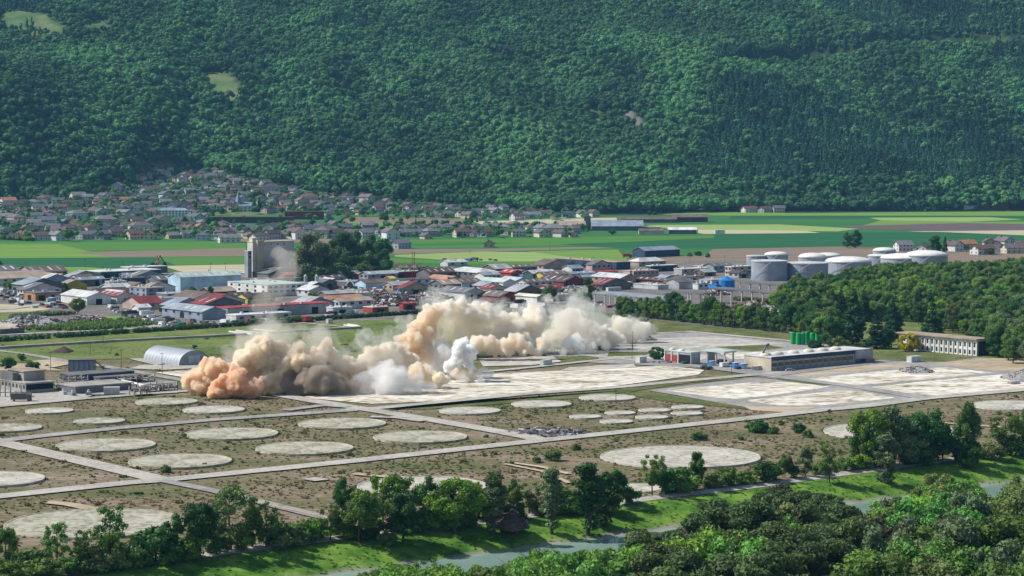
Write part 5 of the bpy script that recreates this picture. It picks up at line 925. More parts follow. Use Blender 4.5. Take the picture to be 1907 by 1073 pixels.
container(208, 735, 'white', 'white site cabin in front of the plant', 6.6, 3, 3.1, math.radians(10), 'site_cabin')
def pipes(L, w, m, label, name='pipe'):
    t = None
    for i, (x0, y0, x1, y1, r) in enumerate(L):
        a = G(x0, y0); b_ = G(x1, y1); o = MB().tube(a + Vector((0, 0, w)), b_ + Vector((0, 0, w)), r, k=10).obj(name, cm(m, .4)); tag(o, label[i], 'pipe', 'white pipes', p=(x0, y0))
pipes([(210, 697, 239, 702, .7), (228, 715, 275, 726, .8), (115, 706, 137, 713, .7)], 1.2, 'white', ['white pipe at the upper right of the plant', 'white pipe lying on the black bunker', 'white pipe left of the dark deck'])
pipes([(427, 621, 470, 626, .6), (474, 617, 516, 621, .6), (440, 619, 480, 624, .5), (641, 609, 672, 612, .6), (648, 607, 668, 610, .5)], .9, 'white', ['left white pipe stored by the conduit', 'right white pipe stored by the conduit', 'middle white pipe stored by the conduit', 'lower white pipe at the right end of the conduit', 'upper white pipe at the right end of the conduit'])
for i, (px, py) in enumerate([(283, 727), (291, 722), (300, 728), (310, 724), (165, 737), (118, 736), (135, 738), (248, 722)]):
    t = empty('machine_unit', G(px, py), R.uniform(0, 3)); MB().box(-1.6, 1.6, -1, 1, 0, 1.6).obj('casing', cm(R.choice(['lgrey', 'concrete', 'bluegrey'])), t); MB().tube((0, 0, 1.6), (0, 0, 2.6), .5, .4, 10).obj('stub_pipe', cm('white'), t); tag(t, 'small grey machine unit left standing round the plant', 'machine', 'machine units round the plant', p=(px, py))
c = G(18, 740); t = empty('pump_station', c); mb = MB()
for i in range(5): mb.tube((i * 2.2 - 4, 0, 0), (i * 2.2 - 4, 0, R.uniform(2.5, 5)), .3, k=8).tube((i * 2.2 - 4, 0, 2), (i * 2.2 - 1.8, 1.5, 2), .2, k=6)
mb.obj('pipework', cm('steel'), t); MB().box(5, 9, -1.5, 1.5, 0, 1.7).obj('tank_box', cm('dgrey'), t); tag(t, 'cluster of grey pipework at the left edge below the plant', 'pipework', p=(18, 740))
def ruin(px, py, L, W, label, rz=A0):
    t = empty('ruined_frame', G(px, py), rz); mb = MB(); fl = MB()
    for i in range(int(L / 3) + 1):
        for y in (0, W): mb.box(i * 3 - .2, i * 3 + .2, y - .2, y + .2, 0, R.uniform(2.2, 4.4))
    mb.obj('stump_column', cm('concrete'), t); fl.box(0, L, .3, W - .3, 1.9, 2.2); fl.box(0, L, W * .45, W * .55, 3.1, 3.4); fl.obj('broken_floor', cm('concrete'), t)
    r = MB()
    for k in range(60):
        s = R.uniform(.2, .9); x = R.uniform(0, L); y = R.uniform(0, W); M = Matrix.Translation((x, y, 2.2 + s * .3)) @ Matrix.Rotation(R.uniform(0, 3), 4, 'Z') @ Matrix.Rotation(R.uniform(-.6, .6), 4, 'X'); r.box(-s, s, -s * .4, s * .4, -s * .2, s * .3, R.choice([1, 6, 2, 0]), lambda a, b, c, M=M: tuple(M @ Vector((a, b, c))))
    r.obj('debris', SC0, t); tag(t, label, 'ruin', p=(px, py))
SC0 = [mat('debris_' + n, c, .8, 0) for n, c in (('rust', (.16, .065, .035)), ('pale', (.5, .5, .48)), ('dark', (.04, .04, .045)), ('brown', (.11, .08, .065)), ('white', (.62, .62, .62)), ('redpaint', (.30, .05, .05)), ('grey', (.25, .25, .25)))]
ruin(112, 728, 16, 9, 'broken concrete frame between the plant building and the grey base'); ruin(232, 716, 15, 6, 'broken concrete frame at the upper right of the plant'); ruin(118, 716, 12, 6, 'broken concrete frame below the filter house'); ruin(268, 733, 16, 5, 'low broken frame at the right end of the plant near the road'); ruin(250, 739, 8, 4, 'small broken frame just right of the white site cabin')
# conduit and yard wall / hedges
def prism_line(name, pts, w, h, m, label, cat, posts=None, pm=None):
    P = [G(*p) for p in pts]; t = empty(name, P[0]); V = []; Fc = []
    for i, p in enumerate(P):
        a = P[max(0, i - 1)]; b_ = P[min(len(P) - 1, i + 1)]; d = (b_ - a).normalized(); nrm = Vector((-d.y, d.x, 0)) * w / 2; q = p - P[0]
        for s, z in ((-1, 0), (-1, h), (1, h), (1, 0)): V.append(tuple(q + nrm * s + Vector((0, 0, z))))
    for i in range(len(P) - 1):
        for j in range(4): Fc.append((4 * i + j, 4 * i + (j + 1) % 4, 4 * i + 4 + (j + 1) % 4, 4 * i + 4 + j))
    Fc += [(0, 1, 2, 3)[::-1], tuple(4 * (len(P) - 1) + j for j in range(4))]
    mesh_obj('panel', V, Fc, m, t)
    if posts:
        me = box_mesh('post', .5, .5, h + .3, pm)
        for a, b_ in zip(P[:-1], P[1:]):
            k = max(1, int((b_ - a).length / posts))
            for i in range(k): part('post', me, t, a.lerp(b_, i / k) - P[0])
    tag(t, label, cat, p=pts[0])
prism_line('conduit', [(-60, 653.5), (0, 650), (218, 637), (400, 628), (517, 621), (670, 612)], 3.2, 1.3, cm('concrete'), 'long raised concrete conduit crossing the grass at left', 'conduit')
prism_line('yard_wall', [(1195, 590), (1240, 596), (1320, 604), (1400, 612), (1520, 626), (1545, 630)], .35, 2.6, cm('grey'), 'long grey panel wall in front of the avenue', 'wall', 5, cm('lgrey'))
prism_line('boundary_wall', [(-60, 628), (0, 624), (45, 620)], .5, 3, cm('dgrey'), 'dark boundary wall at the left edge', 'wall', 6, cm('grey'))
def hedge(pts, h, w, m, label, dens=1.0, name='hedge'):
    P = [G(*p) for p in pts]; Bl = []; o0 = P[0]
    for a, b_ in zip(P[:-1], P[1:]):
        n = int((b_ - a).length / (h * .5) * dens * (2 + w / 2.4))
        for i in range(n): q = a.lerp(b_, R.random()) - o0; Bl.append((q.x + R.uniform(-w, w) / 2, q.y + R.uniform(-w, w) / 2, h * R.uniform(.3, .62), h * R.uniform(.3, .48)))
    me = crown_mesh('foliage', Bl, len(Bl) * 45, .32, 5, .9); me.materials.append(m); o = bpy.data.objects.new(name, me); COL.objects.link(o); o.location = o0; tag(o, label, name, p=pts[0])
hedge([(-60, 642), (0, 637), (200, 624), (400, 611)], 3.2, 2.5, L_dark, 'long dark hedge behind the conduit, left stretch'); hedge([(400, 611), (589, 598), (778, 585), (850, 579)], 3.0, 2.2, L_dark, 'long dark hedge along the scrap yard, running into the dust')
hedge([(85, 612), (140, 612), (200, 606), (262, 602)], 2.6, 34, L_mid, 'bright green overgrown bank left of the scrap yard', name='thicket'); hedge([(20, 596), (60, 590), (130, 586)], 3, 8, L_olive, 'olive thicket behind the gravel heap', name='thicket'); hedge([(470, 602), (500, 600), (560, 596)], 3, 3, L_olive, 'olive bushes in front of the red-edged hall', name='thicket')
hedge([(1200, 600), (1180, 597), (1150, 594)], 3, 5, L_olive, 'bushes at the left end of the yard wall', name='thicket'); hedge([(880, 586), (960, 586), (1060, 588)], 3.4, 8, L_olive, 'green bushes just behind the dust cloud', name='thicket')
hedge([(0, 446), (60, 449)], 5, 8, L_mid, 'bushes at the left field corner', name='thicket'); hedge([(1370, 560), (1440, 566)], 3.4, 6, L_olive, 'bushes beside the scrap canopy', name='thicket')
# heaps
SC = [mat('scrap_' + n, c, .6, 0) for n, c in (('rust', (.16, .065, .035)), ('pale', (.42, .42, .42)), ('dark', (.05, .05, .055)), ('brown', (.11, .08, .065)), ('white', (.62, .62, .62)), ('redpaint', (.30, .05, .05)), ('grey', (.22, .23, .25)))]
def heap(px, py, w, dpt, h, base, pieces, size, pal, label, name='scrap_heap', cat='scrap heap'):
    c = G(px, py); r = w / 2 / F * c.length; t = empty(name, c); N = 34; V = [(0, 0, h)]; Fc = []
    rings = [.2, .4, .6, .8, 1.0]
    def hh(f, a): return max(-.1, h * (1 - f) ** .8 * (.7 + .6 * float(fbm(np.array([3 + f * 2.5 * math.cos(a) + px]), np.array([3 + f * 2.5 * math.sin(a)]), 9, 3)[0])))
    for f in rings:
        for i in range(N): a = 2 * math.pi * i / N; q = f * (1 + .12 * math.sin(3 * a + px)); V.append((q * r * math.cos(a), q * dpt * math.sin(a), hh(f, a) if f < 1 else -.1))
    for i in range(N): Fc.append((0, 1 + i, 1 + (i + 1) % N))
    for j in range(len(rings) - 1):
        for i in range(N): Fc.append((1 + j * N + i, 1 + (j + 1) * N + i, 1 + (j + 1) * N + (i + 1) % N, 1 + j * N + (i + 1) % N))
    mesh_obj('mound', V, Fc, base, t, smooth=True)
    if pieces:
        mb = MB()
        for k in range(pieces):
            f = R.random() ** .6; a = R.uniform(0, 6.28); s = size * R.uniform(.35, 1.3); M = Matrix.Translation((f * r * math.cos(a), f * dpt * math.sin(a), hh(f, a) + s * .1)) @ Matrix.Rotation(R.uniform(0, 3), 4, 'Z') @ Matrix.Rotation(R.uniform(-.8, .8), 4, 'X')
            e = (R.uniform(.3, 1.3) * s, R.uniform(.3, .8) * s, R.uniform(.1, .6) * s); mb.box(-e[0], e[0], -e[1], e[1], -e[2], e[2], R.choice(pal), lambda x, y, z, M=M: tuple(M @ Vector((x, y, z))))
        mb.obj('rubble' if cat != 'scrap heap' else 'scrap_pieces', SC, t)
    tag(t, label, cat, p=(px, py))
G1 = cm('tan'); G2 = cm('dbrown'); G3 = mat('grey_gravel', (.27, .265, .25), .95, .25, .6); G4 = mat('dark_soil', (.06, .045, .035), .95, .3, .4)
heap(1432, 598, 150, 26, 7, G2, 1500, 1.5, [0, 1, 1, 4, 4, 2], 'big heap of pale and rusty scrap under the dark canopy'); heap(1400, 580, 120, 20, 6, SC[0], 700, 1.4, [0, 0, 3, 1], 'rust-red scrap heap against the dark canopy'); heap(1488, 570, 30, 10, 4, cm('orange'), 0, 1, [0], 'small orange sand heap beside the scrap', 'sand_heap', 'heap')
heap(740, 566, 110, 26, 7, G2, 1200, 1.6, [0, 2, 2, 3, 3, 1, 4], 'dark scrap heap right of the orange roof'); heap(800, 562, 90, 30, 6, G2, 900, 1.6, [1, 2, 3, 4, 0, 6], 'mixed scrap heap just behind the left of the dust cloud'); heap(690, 548, 60, 14, 4, G2, 350, 1.4, [0, 1, 4, 3], 'low scrap heap in front of the pale blue shed'); heap(640, 550, 110, 12, 3, G1, 450, 1.3, [1, 5, 0, 4, 3], 'low pinkish scrap row beside the green silos')
heap(1075, 542, 80, 22, 3, G1, 350, 1.4, [3, 1, 6], 'grey rubble heap behind the dust near the white-roofed shed', 'rubble_heap', 'rubble heap'); heap(60, 606, 140, 24, 6, cm('concrete'), 500, 1.2, [3, 6, 1], 'pale gravel heap at the left edge of the estate', 'gravel_heap', 'gravel heap'); heap(15, 610, 70, 12, 3, cm('beige'), 0, 1, [0], 'sand heap at the left edge below the gravel', 'sand_heap', 'heap')
heap(165, 598, 80, 10, 3, G2, 320, 1.3, [5, 3, 1, 6], 'reddish scrap row beside the willow'); heap(118, 656, 42, 8, 3, G4, 0, 1, [0], 'dark soil heap above the plant', 'soil_heap', 'heap'); heap(1708, 692, 64, 12, 2.4, G3, 250, .5, [6, 3, 1], 'grey stone heap on the far slab', 'rubble_heap', 'rubble heap'); heap(1905, 706, 80, 16, 4.4, G3, 300, .5, [6, 3, 1], 'grey stone heap cut by the right edge', 'rubble_heap', 'rubble heap')
heap(1020, 806, 150, 12, .8, G1, 420, .9, [1, 6, 3, 2], 'strip of demolition rubble by the central road junction', 'rubble_heap', 'rubble heap'); heap(1255, 676, 90, 5, 1, G3, 160, .6, [6, 3, 2], 'low rubble line in front of the red doors', 'rubble_heap', 'rubble heap'); heap(955, 982, 62, 5.5, 4.4, mat('brush_pile', (.14, .10, .095), .95, .4, 2), 420, .6, [0, 3, 3, 2], 'purple-brown brushwood pile beside the riverside path', 'brush_pile', 'brush pile')
heap(1195, 634, 60, 8, 3.4, G3, 250, .5, [6, 2, 3], 'grey rubble heap at the right end of the dust', 'rubble_heap', 'rubble heap'); heap(770, 492 + 10, 70, 8, 3, G2, 200, 1.4, [2, 3, 6], 'dark scrap row behind the red-brown shed'); heap(1330, 549, 60, 12, 3, G2, 200, 1.2, [0, 3, 1], 'rusty scrap pile beside the blue silo')
# poles and masts
for px, py, h in [(168, 662, 7), (226, 694, 11), (302, 697, 10), (192, 640, 9), (94, 690, 9), (1029, 506, 8), (1105, 498, 9), (228, 506, 8), (48, 507, 8), (158, 500, 8), (392, 508, 8), (420, 508, 8), (1177, 668, 8), (1285, 492, 9), (1350, 496, 9), (1560, 514, 10), (1823, 495, 11), (1024, 468, 9), (875, 474, 4), (1178, 650, 9), (1362, 700, 7), (1147, 752, 6)]:
    t = empty('utility_pole', G(px, py)); MB().tube((0, 0, 0), (0, 0, h), .16, .1, 6).obj('pole', cm('brown'), t); MB().box(-1, 1, -.08, .08, h - .8, h - .6).obj('crossarm', cm('brown'), t); tag(t, f'thin pole standing {"on the demolition site" if py > 630 else "in the fields" if py < 512 else "in the estate"}', 'pole', 'thin utility poles', p=(px, py))
# ------------------------------------------------------------------ village houses
def house_mesh(a, b, H, rise, hip=False):
    w = MB(); r = MB()
    if hip: w.box(-a / 2, a / 2, -b / 2, b / 2, -3, H, 0)
    else:
        for x in (-a / 2, a / 2): w.poly([(x, -b / 2, -3), (x, b / 2, -3), (x, b / 2, H), (x, 0, H + rise), (x, -b / 2, H)], 0)
        for y in (-b / 2, b / 2): w.poly([(-a / 2, y, -3), (a / 2, y, -3), (a / 2, y, H), (-a / 2, y, H)], 0)
    for z in ([1.0, 3.8] if H > 4.5 else [1.0]):
        for i in range(4):
            x = -a / 2 + a * (i + .5) / 4; w.box(x - .55, x + .55, -b / 2 - .03, -b / 2 + .1, z, z + 1.3, 1)
        for y in (-b / 4, b / 4): w.box(-a / 2 - .03, -a / 2 + .1, y - .55, y + .55, z, z + 1.3, 1)
    o = .9; k = rise / (b / 2)
    if hip:
        e = [(-a / 2 - o, -b / 2 - o, H), (a / 2 + o, -b / 2 - o, H), (a / 2 + o, b / 2 + o, H), (-a / 2 - o, b / 2 + o, H)]; g = [(-a * .22, 0, H + rise), (a * .22, 0, H + rise)]
        r.poly([e[0], e[1], g[1], g[0]]).poly([e[1], e[2], g[1]]).poly([e[2], e[3], g[0], g[1]]).poly([e[3], e[0], g[0]]).poly(e[::-1])
    else:
        for sg in (-1, 1):
            q = [(-a / 2 - o, sg * (b / 2 + o), H - k * o + .03), (a / 2 + o, sg * (b / 2 + o), H - k * o + .03), (a / 2 + o, 0, H + rise + .03), (-a / 2 - o, 0, H + rise + .03)]; u = [(x, y, z + .25) for x, y, z in q]
            r.poly(q).poly(u)
            for i in range(4): r.poly([q[i], q[(i + 1) % 4], u[(i + 1) % 4], u[i]])
    r.box(a * .2, a * .2 + .9, .6, 1.5, H, H + rise + 1.1)
    mw = bpy.data.meshes.new('wall'); mw.from_pydata(w.V, [], w.F); mw.materials.append(M_frame); mw.materials.append(M_glass); mw.polygons.foreach_set('material_index', w.M)
    mr = bpy.data.meshes.new('roof'); mr.from_pydata(r.V, [], r.F); mr.materials.append(M_frame); return mw, mr
HM = [('small', house_mesh(10, 8, 3.4, 2.2)), ('medium', house_mesh(13, 9.5, 5.4, 2.8)), ('long', house_mesh(18, 9.5, 4.6, 2.6)), ('large', house_mesh(17, 12, 7, 3.4)), ('square hipped', house_mesh(12, 11, 5, 2.8, True)), ('big hipped', house_mesh(20, 13, 7.5, 3.4, True))]
HW = {'white': (.62, .62, .62), 'cream': (.56, .50, .40), 'pale blue': (.42, .47, .54), 'pinkish': (.50, .38, .35), 'grey': (.34, .35, .38), 'yellow': (.55, .45, .22)}
HR = {'brown': (.13, .095, .085), 'dark brown': (.085, .068, .066), 'grey': (.19, .19, .21), 'red-brown': (.17, .09, .08), 'slate': (.11, .125, .15), 'orange': (.36, .18, .11), 'purplish': (.17, .13, .145)}
HWm = {k: mat('house_wall_' + k.replace(' ', '_'), v, .9, .06, .3) for k, v in HW.items()}; HRm = {k: mat('house_roof_' + k.replace(' ', '_'), v, .9, .18, .4) for k, v in HR.items()}
def house(px, py, si, w, r, rz, label=None, s=1.0):
    p = GT(px, py); sz, (mw, mr) = HM[si]; t = empty('house', p, rz); s *= 1.16; t.scale = (s, s, s)
    for nm, me, m in (('wall', mw, HWm[w]), ('roof', mr, HRm[r])):
        o = part(nm, me, t, (0, 0, 0)); o.material_slots[0].link = 'OBJECT'; o.material_slots[0].material = m
    tag(t, label or f'{sz} {w} house, {r} roof, {near(px, py)}', 'house', 'houses of the village', p=(px, py))
hp = [(15, 384, 3, 'white', 'orange', 'white house with bright orange roof at the left edge'), (322, 402, 5, 'white', 'slate', None), (308, 372, 3, 'pale blue', 'slate', 'tall pale blue-grey house above the school block'), (145, 374, 3, 'cream', 'grey', 'cream block under the forest edge at left'), (170, 437, 5, 'pinkish', 'dark brown', 'large pinkish house with wide dark brown roof'), (70, 410, 1, 'white', 'slate', None), (118, 404, 1, 'white', 'grey', None), (190, 405, 3, 'pale blue', 'slate', None), (232, 402, 2, 'cream', 'grey', None), (262, 340, 1, 'cream', 'red-brown', None), (305, 340, 2, 'pale blue', 'slate', None), (270, 372, 2, 'white', 'slate', None),
      (78, 448, 2, 'white', 'brown', None), (105, 448, 1, 'white', 'grey', None), (280, 446, 2, 'cream', 'orange', 'cream house with orange roof at the village edge'), (250, 446, 1, 'cream', 'red-brown', None), (372, 433, 1, 'cream', 'orange', 'small cream house with orange roof right of the school block'), (232, 380, 1, 'white', 'orange', 'white house with orange roof above the villas'), (443, 345, 1, 'white', 'grey', None), (372, 388, 1, 'pinkish', 'red-brown', None), (800, 394, 2, 'white', 'brown', None), (840, 393, 2, 'white', 'grey', None), (760, 388, 2, 'cream', 'brown', None), (990, 407, 2, 'white', 'grey', None), (1015, 405, 1, 'white', 'brown', None), (1055, 406, 2, 'pale blue', 'slate', None), (1085, 405, 1, 'white', 'purplish', None), (1105, 404, 1, 'cream', 'brown', None),
      (1396, 396, 2, 'white', 'red-brown', 'white farmhouse under the forest in the far right fields'), (1425, 396, 2, 'grey', 'brown', 'grey barn beside the white farmhouse in the far fields'), (1450, 396, 1, 'cream', 'slate', 'small cream outbuilding at the far farm'), (911, 461, 0, 'pinkish', 'brown', 'small lone hut with brown roof in the green fields'), (745, 463, 2, 'pale blue', 'grey', 'low grey shed in the field right of the grove'), (1682, 468, 1, 'white', 'grey', None), (1720, 474, 1, 'white', 'brown', None), (1775, 468, 1, 'white', 'brown', None), (1800, 466, 1, 'cream', 'orange', None), (1830, 474, 2, 'white', 'red-brown', None), (1858, 470, 1, 'white', 'red-brown', None), (1888, 472, 2, 'cream', 'purplish', None), (1905, 468, 1, 'white', 'brown', None), (1842, 462, 1, 'pinkish', 'brown', None), (1870, 460, 1, 'white', 'purplish', None), (427, 452, 2, 'white', 'grey', 'low white shed at the left foot of the silo')]
rot = lambda: A0 + R.choice([0, math.pi / 2, .5, -.5, 1.0]) + R.uniform(-.25, .25)
for px, py, si, w, r, l in hp: house(px, py, si, w, r, rot(), l)
placed = [(a[0], a[1]) for a in hp]; n = len(hp)
REGS = [([(0, 376), (60, 380), (150, 376), (240, 350), (262, 328), (300, 322), (400, 322), (480, 345), (560, 356), (640, 370), (740, 384), (780, 396), (640, 404), (600, 402), (540, 400), (500, 396), (360, 418), (360, 448), (0, 448)], 1.0), ([(360, 420), (600, 420), (640, 428), (740, 426), (890, 428), (880, 444), (730, 447), (360, 448)], 1.15), ([(740, 384), (900, 392), (990, 396), (1110, 402), (1100, 409), (900, 412), (760, 404)], .7), ([(890, 427), (1090, 426), (1080, 442), (890, 443)], 1.0)]
for it in range(30000):
    if n >= 300: break
    px = R.uniform(0, 1112); py = R.uniform(320, 449); 
    if not any(in_poly(px, py, P_) for P_, d in REGS): continue
    sp = 15.5 if py < 400 else 17.5
    if any(abs(px - a) < sp and abs(py - b_) < 4.6 for a, b_ in placed): continue
    if (385 < px < 610 and 396 < py < 424) or (438 < px < 475 and 388 < py < 404) or (290 < px < 356 and 400 < py < 414): continue
    si = R.choices(range(6), [3, 5, 3, 1.2, 2.5, .5])[0]; w = R.choices(list(HW), [5, 3, 2.5, 2, 2, .5])[0]; r = R.choices(list(HR), [4, 4, 4, 1.3, 4, .35, 4])[0]
    placed.append((px, py)); house(px, py, si, w, r, rot()); n += 1
print('houses', n)
pc = bpy.data.collections.new('distant_house_kinds'); kn = 0
for si in (0, 1, 2, 4):
    for w_, r_ in (('white', 'brown'), ('pale blue', 'slate'), ('cream', 'purplish')):
        (mw, mr) = HM[si][1]; me = bpy.data.meshes.new('house'); V_ = [tuple(v.co) for v in mw.vertices] + [tuple(v.co) for v in mr.vertices]; n0 = len(mw.vertices)
        me.from_pydata(V_, [], [tuple(p_.vertices) for p_ in mw.polygons] + [tuple(i + n0 for i in p_.vertices) for p_ in mr.polygons])
        for m_ in (HWm[w_], M_glass, HRm[r_]): me.materials.append(m_)
        me.polygons.foreach_set('material_index', [p_.material_index for p_ in mw.polygons] + [2] * len(mr.polygons)); me.update(); pc.objects.link(bpy.data.objects.new('distant_house', me)); kn += 1
P = []
for it in range(6000):
    if len(P) >= 170: break
    px = R.uniform(0, 1112); py = R.uniform(320, 449)
    if not any(in_poly(px, py, P_) for P_, d in REGS) or (385 < px < 610 and 396 < py < 424) or (438 < px < 475 and 388 < py < 404) or (290 < px < 356 and 400 < py < 414) or any(abs(px - a) < 12 and abs(py - b_) < 2.6 for a, b_ in placed): continue
    placed.append((px, py)); p = GT(px, py); P.append((p.x, p.y, p.z))
scatter('distant_houses', np.array(P), [R.uniform(.85, 1.1) for _ in P], [R.randrange(kn) for _ in P], [.5] * len(P), 'remaining small houses packed between the village houses')
# special village and farm buildings
def vb(px0, px1, py, depth, H, w, r, kind, label, name='building', rz=None, cat='building', nw=0, rise=None):
    p0 = GT(px0, py); p1 = GT(px1, py); L = (p1 - p0).length; a = math.atan2((p1 - p0).y, (p1 - p0).x) if rz is None else rz
    t = empty(name, p0, a); roof_parts(t, L, depth, H, kind, cm(r), cm(w), rise)
    MB().box(0, L, 0, depth, -4, -.31).obj('plinth', cm(w), t)
    rows = max(1, int(H / 3))
    for k in range(rows):
        for i in range(nw): part('window', box_mesh('window', L / nw * .5, .12, 1.5, M_glass), t, (L * (i + .5) / nw, -.03, 1 + 3 * k))
    tag(t, label, cat, p=((px0 + px1) / 2, py)); return t
vb(295, 350, 405, 12, 9, 'white', 'bluegrey', 'hip', 'long white school block with slate roof in the village', 'school', nw=9); vb(388, 545, 416, 14, 7, 'dbrown', 'dbrown', 'flat', 'long low dark brown block in the village', nw=12); vb(530, 602, 409, 16, 9.5, 'dred', 'dbrown', 'flat', 'dark red brick block, tallest of the dark blocks', nw=10)
t = vb(446, 468, 395, 14, 8, 'lgrey', 'bluegrey', 'gu', 'white church with pointed grey steeple', 'church', cat='church', nw=3, rise=4); MB().box(-5, 0, 3, 8, 0, 13).obj('tower', cm('lgrey'), t); o = dome(t, 'spire', 3.6, 13, 14, cm('bluegrey'), N=4, loc=(-2.5, 5.5), cone=True)
vb(1102, 1198, 430, 30, 5, 'dgrey', 'bluegrey', 'gu', 'large barn with slate-grey roof on the plain', 'barn', cat='barn', rise=6); vb(1038, 1090, 430, 20, 6, 'beige', 'tan', 'gu', 'farm building with tan roof left of the large barn', 'barn', cat='barn', rise=4); vb(1088, 1100, 428, 10, 15, 'dgrey', 'dgrey', 'flat', 'dark square farm tower between the barns', 'tower', cat='tower')
vb(1172, 1230, 429, 12, 3, 'brown', 'white', 'flat', 'long low shed with white roof beside the large barn', 'shed', cat='shed'); vb(1190, 1236, 437, 12, 4, 'beige', 'brown', 'gu', 'beige barn in front of the large barn', 'barn', cat='barn'); vb(1245, 1297, 436, 14, 4.5, 'dgrey', 'white', 'gu', 'dark shed with white roof, rightmost of the farm', 'shed', cat='shed'); vb(1150, 1260, 415, 14, 4, 'brown', 'brown', 'gu', 'long brown stable behind the large barn', 'barn', cat='barn')
vb(1250, 1318, 414, 18, 6, 'dbrown', 'brown', 'gu', 'dark brown barn at the far farm', 'barn', cat='barn'); vb(1332, 1350, 436, 6, 4, 'white', 'white', 'flat', 'small white trailer in the green fields', 'trailer', cat='trailer'); vb(1820, 1878, 390, 14, 5, 'dred', 'dred', 'gu', 'long dark red barn under the forest at far right', 'barn', cat='barn'); vb(1795, 1820, 390, 8, 3, 'pgreen', 'white', 'flat', 'pale greenhouse left of the far red barn', 'greenhouse', cat='greenhouse')
vb(1403, 1420, 393, 14, 8, 'white', 'red', 'gu', 'white villa with red terrace at the far farm', 'villa', cat='house', nw=4)
# ------------------------------------------------------------------ cars, vans, lorries
def veh_mesh(kind):
    b_ = MB(); g = MB()
    if kind == 'car': b_.box(-2.15, 2.15, -.88, .88, .3, .95).box(-1.3, 1.2, -.78, .78, 1.38, 1.46); g.box(-1.6, 1.45, -.8, .8, .953, 1.378); wx = 1.35
    elif kind == 'van': b_.box(-2.6, 2.6, -1, 1, .35, 2.3); g.box(1.5, 2.64, -1.02, 1.02, 1.3, 2.0); wx = 1.7
    else: b_.box(-4.2, 2.2, -1.25, 1.25, .9, 3.4).box(2.4, 4.2, -1.2, 1.2, .5, 2.8); g.box(3.6, 4.24, -1.22, 1.22, 1.6, 2.5); wx = 3
    out = []; w = MB().tube((0, -.13, 0), (0, .13, 0), .36, k=10)
    for n_, q in (('body', b_), ('windows', g), ('wheel', w)):
        me = bpy.data.meshes.new(n_); me.from_pydata(q.V, [], q.F); me.materials.append(M_glass if n_ == 'windows' else M_dark); out.append((n_, me))
    return out
VM = {k: veh_mesh(k) for k in ('car', 'van', 'lorry')}
CCOL = {'white': (.72, .72, .72), 'silver': (.42, .43, .45), 'dark grey': (.08, .085, .09), 'red': (.42, .03, .03), 'blue': (.04, .12, .35), 'black': (.02, .02, .022), 'green': (.03, .22, .13), 'pale green': (.38, .55, .5)}
CM = {k: mat('car_paint_' + k.replace(' ', '_'), v, .3, spec=.5) for k, v in CCOL.items()}
def vehicle(px, py, kind, col, label, rz=None, group='cars parked in the estate'):
    t = empty({'car': 'parked_car', 'van': 'van', 'lorry': 'lorry'}[kind], G(px, py, .1), R.choice([A0, A0 + math.pi / 2]) + R.uniform(-.1, .1) if rz is None else rz)
    for nm, me in VM[kind]:
        if nm == 'wheel':
            wx = {'car': 1.35, 'van': 1.7, 'lorry': 3}[kind]; wy = {'car': .82, 'van': .92, 'lorry': 1.15}[kind]
            for x in (-wx, wx):
                for y in (-wy, wy): part('wheel', me, t, (x, y, .36))
            continue
        o = part(nm, me, t, (0, 0, 0))
        if nm == 'body': o.material_slots[0].link = 'OBJECT'; o.material_slots[0].material = CM[col]
    tag(t, label, kind, group, p=(px, py))
CR = [([(0, 540), (40, 548), (44, 566), (0, 560)], 18, 'in front of the dark hangar'), ([(0, 565), (60, 563), (150, 574), (150, 580), (0, 572)], 12, 'along the road left of the willow'), ([(88, 556), (130, 560), (120, 576), (92, 570)], 12, 'on the lot left of the willow'), ([(195, 572), (262, 584), (300, 590), (360, 606), (300, 608), (230, 592)], 38, 'in the yard by the white tent'), ([(300, 594), (420, 602), (460, 600), (430, 606), (300, 612)], 18, 'in front of the blue-grey hall'), ([(450, 600), (620, 590), (660, 584), (665, 590), (560, 598), (460, 606)], 22, 'in front of the red-edged hall'), ([(600, 534), (660, 534), (690, 540), (600, 545)], 16, 'right of the green silos'),
      ([(780, 535), (870, 540), (870, 548), (780, 548)], 14, 'left of the cream-white hall'), ([(905, 565), (965, 566), (1040, 570), (1000, 578), (910, 574)], 18, 'just behind the dust cloud'), ([(820, 484), (940, 484), (930, 487), (820, 487)], 10, 'in the field behind the estate'), ([(1110, 560), (1180, 572), (1170, 580), (1110, 570)], 9, 'under the long canopy'), ([(1190, 520), (1300, 522), (1300, 528), (1190, 528)], 10, 'left of the blue silo'), ([(560, 575), (600, 572), (600, 560), (575, 560)], 6, 'beside the orange-roofed hall')]
for P_, n_, where in CR:
    xs_ = [p[0] for p in P_]; ys_ = [p[1] for p in P_]; done = []; k = 0
    for it in range(3000):
        if k >= n_: break
        px = R.uniform(min(xs_), max(xs_)); py = R.uniform(min(ys_), max(ys_))
        if not in_poly(px, py, P_) or any(abs(px - a) < 9 and abs(py - b_) < 2.2 for a, b_ in done): continue
        done.append((px, py)); k += 1; kind = R.choices(['car', 'van', 'lorry'], [8, 2, .7])[0]; col = R.choices(list(CCOL), [6, 4, 3, 2, 1, 2, .5, .8])[0]; vehicle(px, py, kind, col, f'{col} {kind} {where}')
vehicle(572, 600, 'lorry', 'red', 'red and white lorry stopped at the gap in the hedge', 1.2, None); vehicle(1471, 692, 'car', 'silver', 'silver car parked alone on the tarmac by the long workshop', .2, None); vehicle(1275, 679, 'car', 'green', 'green car inside the open dark bay', A0, None); vehicle(1310, 684, 'car', 'silver', 'silver car between the two workshops', A0, None); vehicle(1350, 684, 'van', 'white', 'white van beside the open shelter', A0, None); vehicle(40, 748, 'lorry', 'dark grey', 'dark lorry parked below the plant building', .1, None)
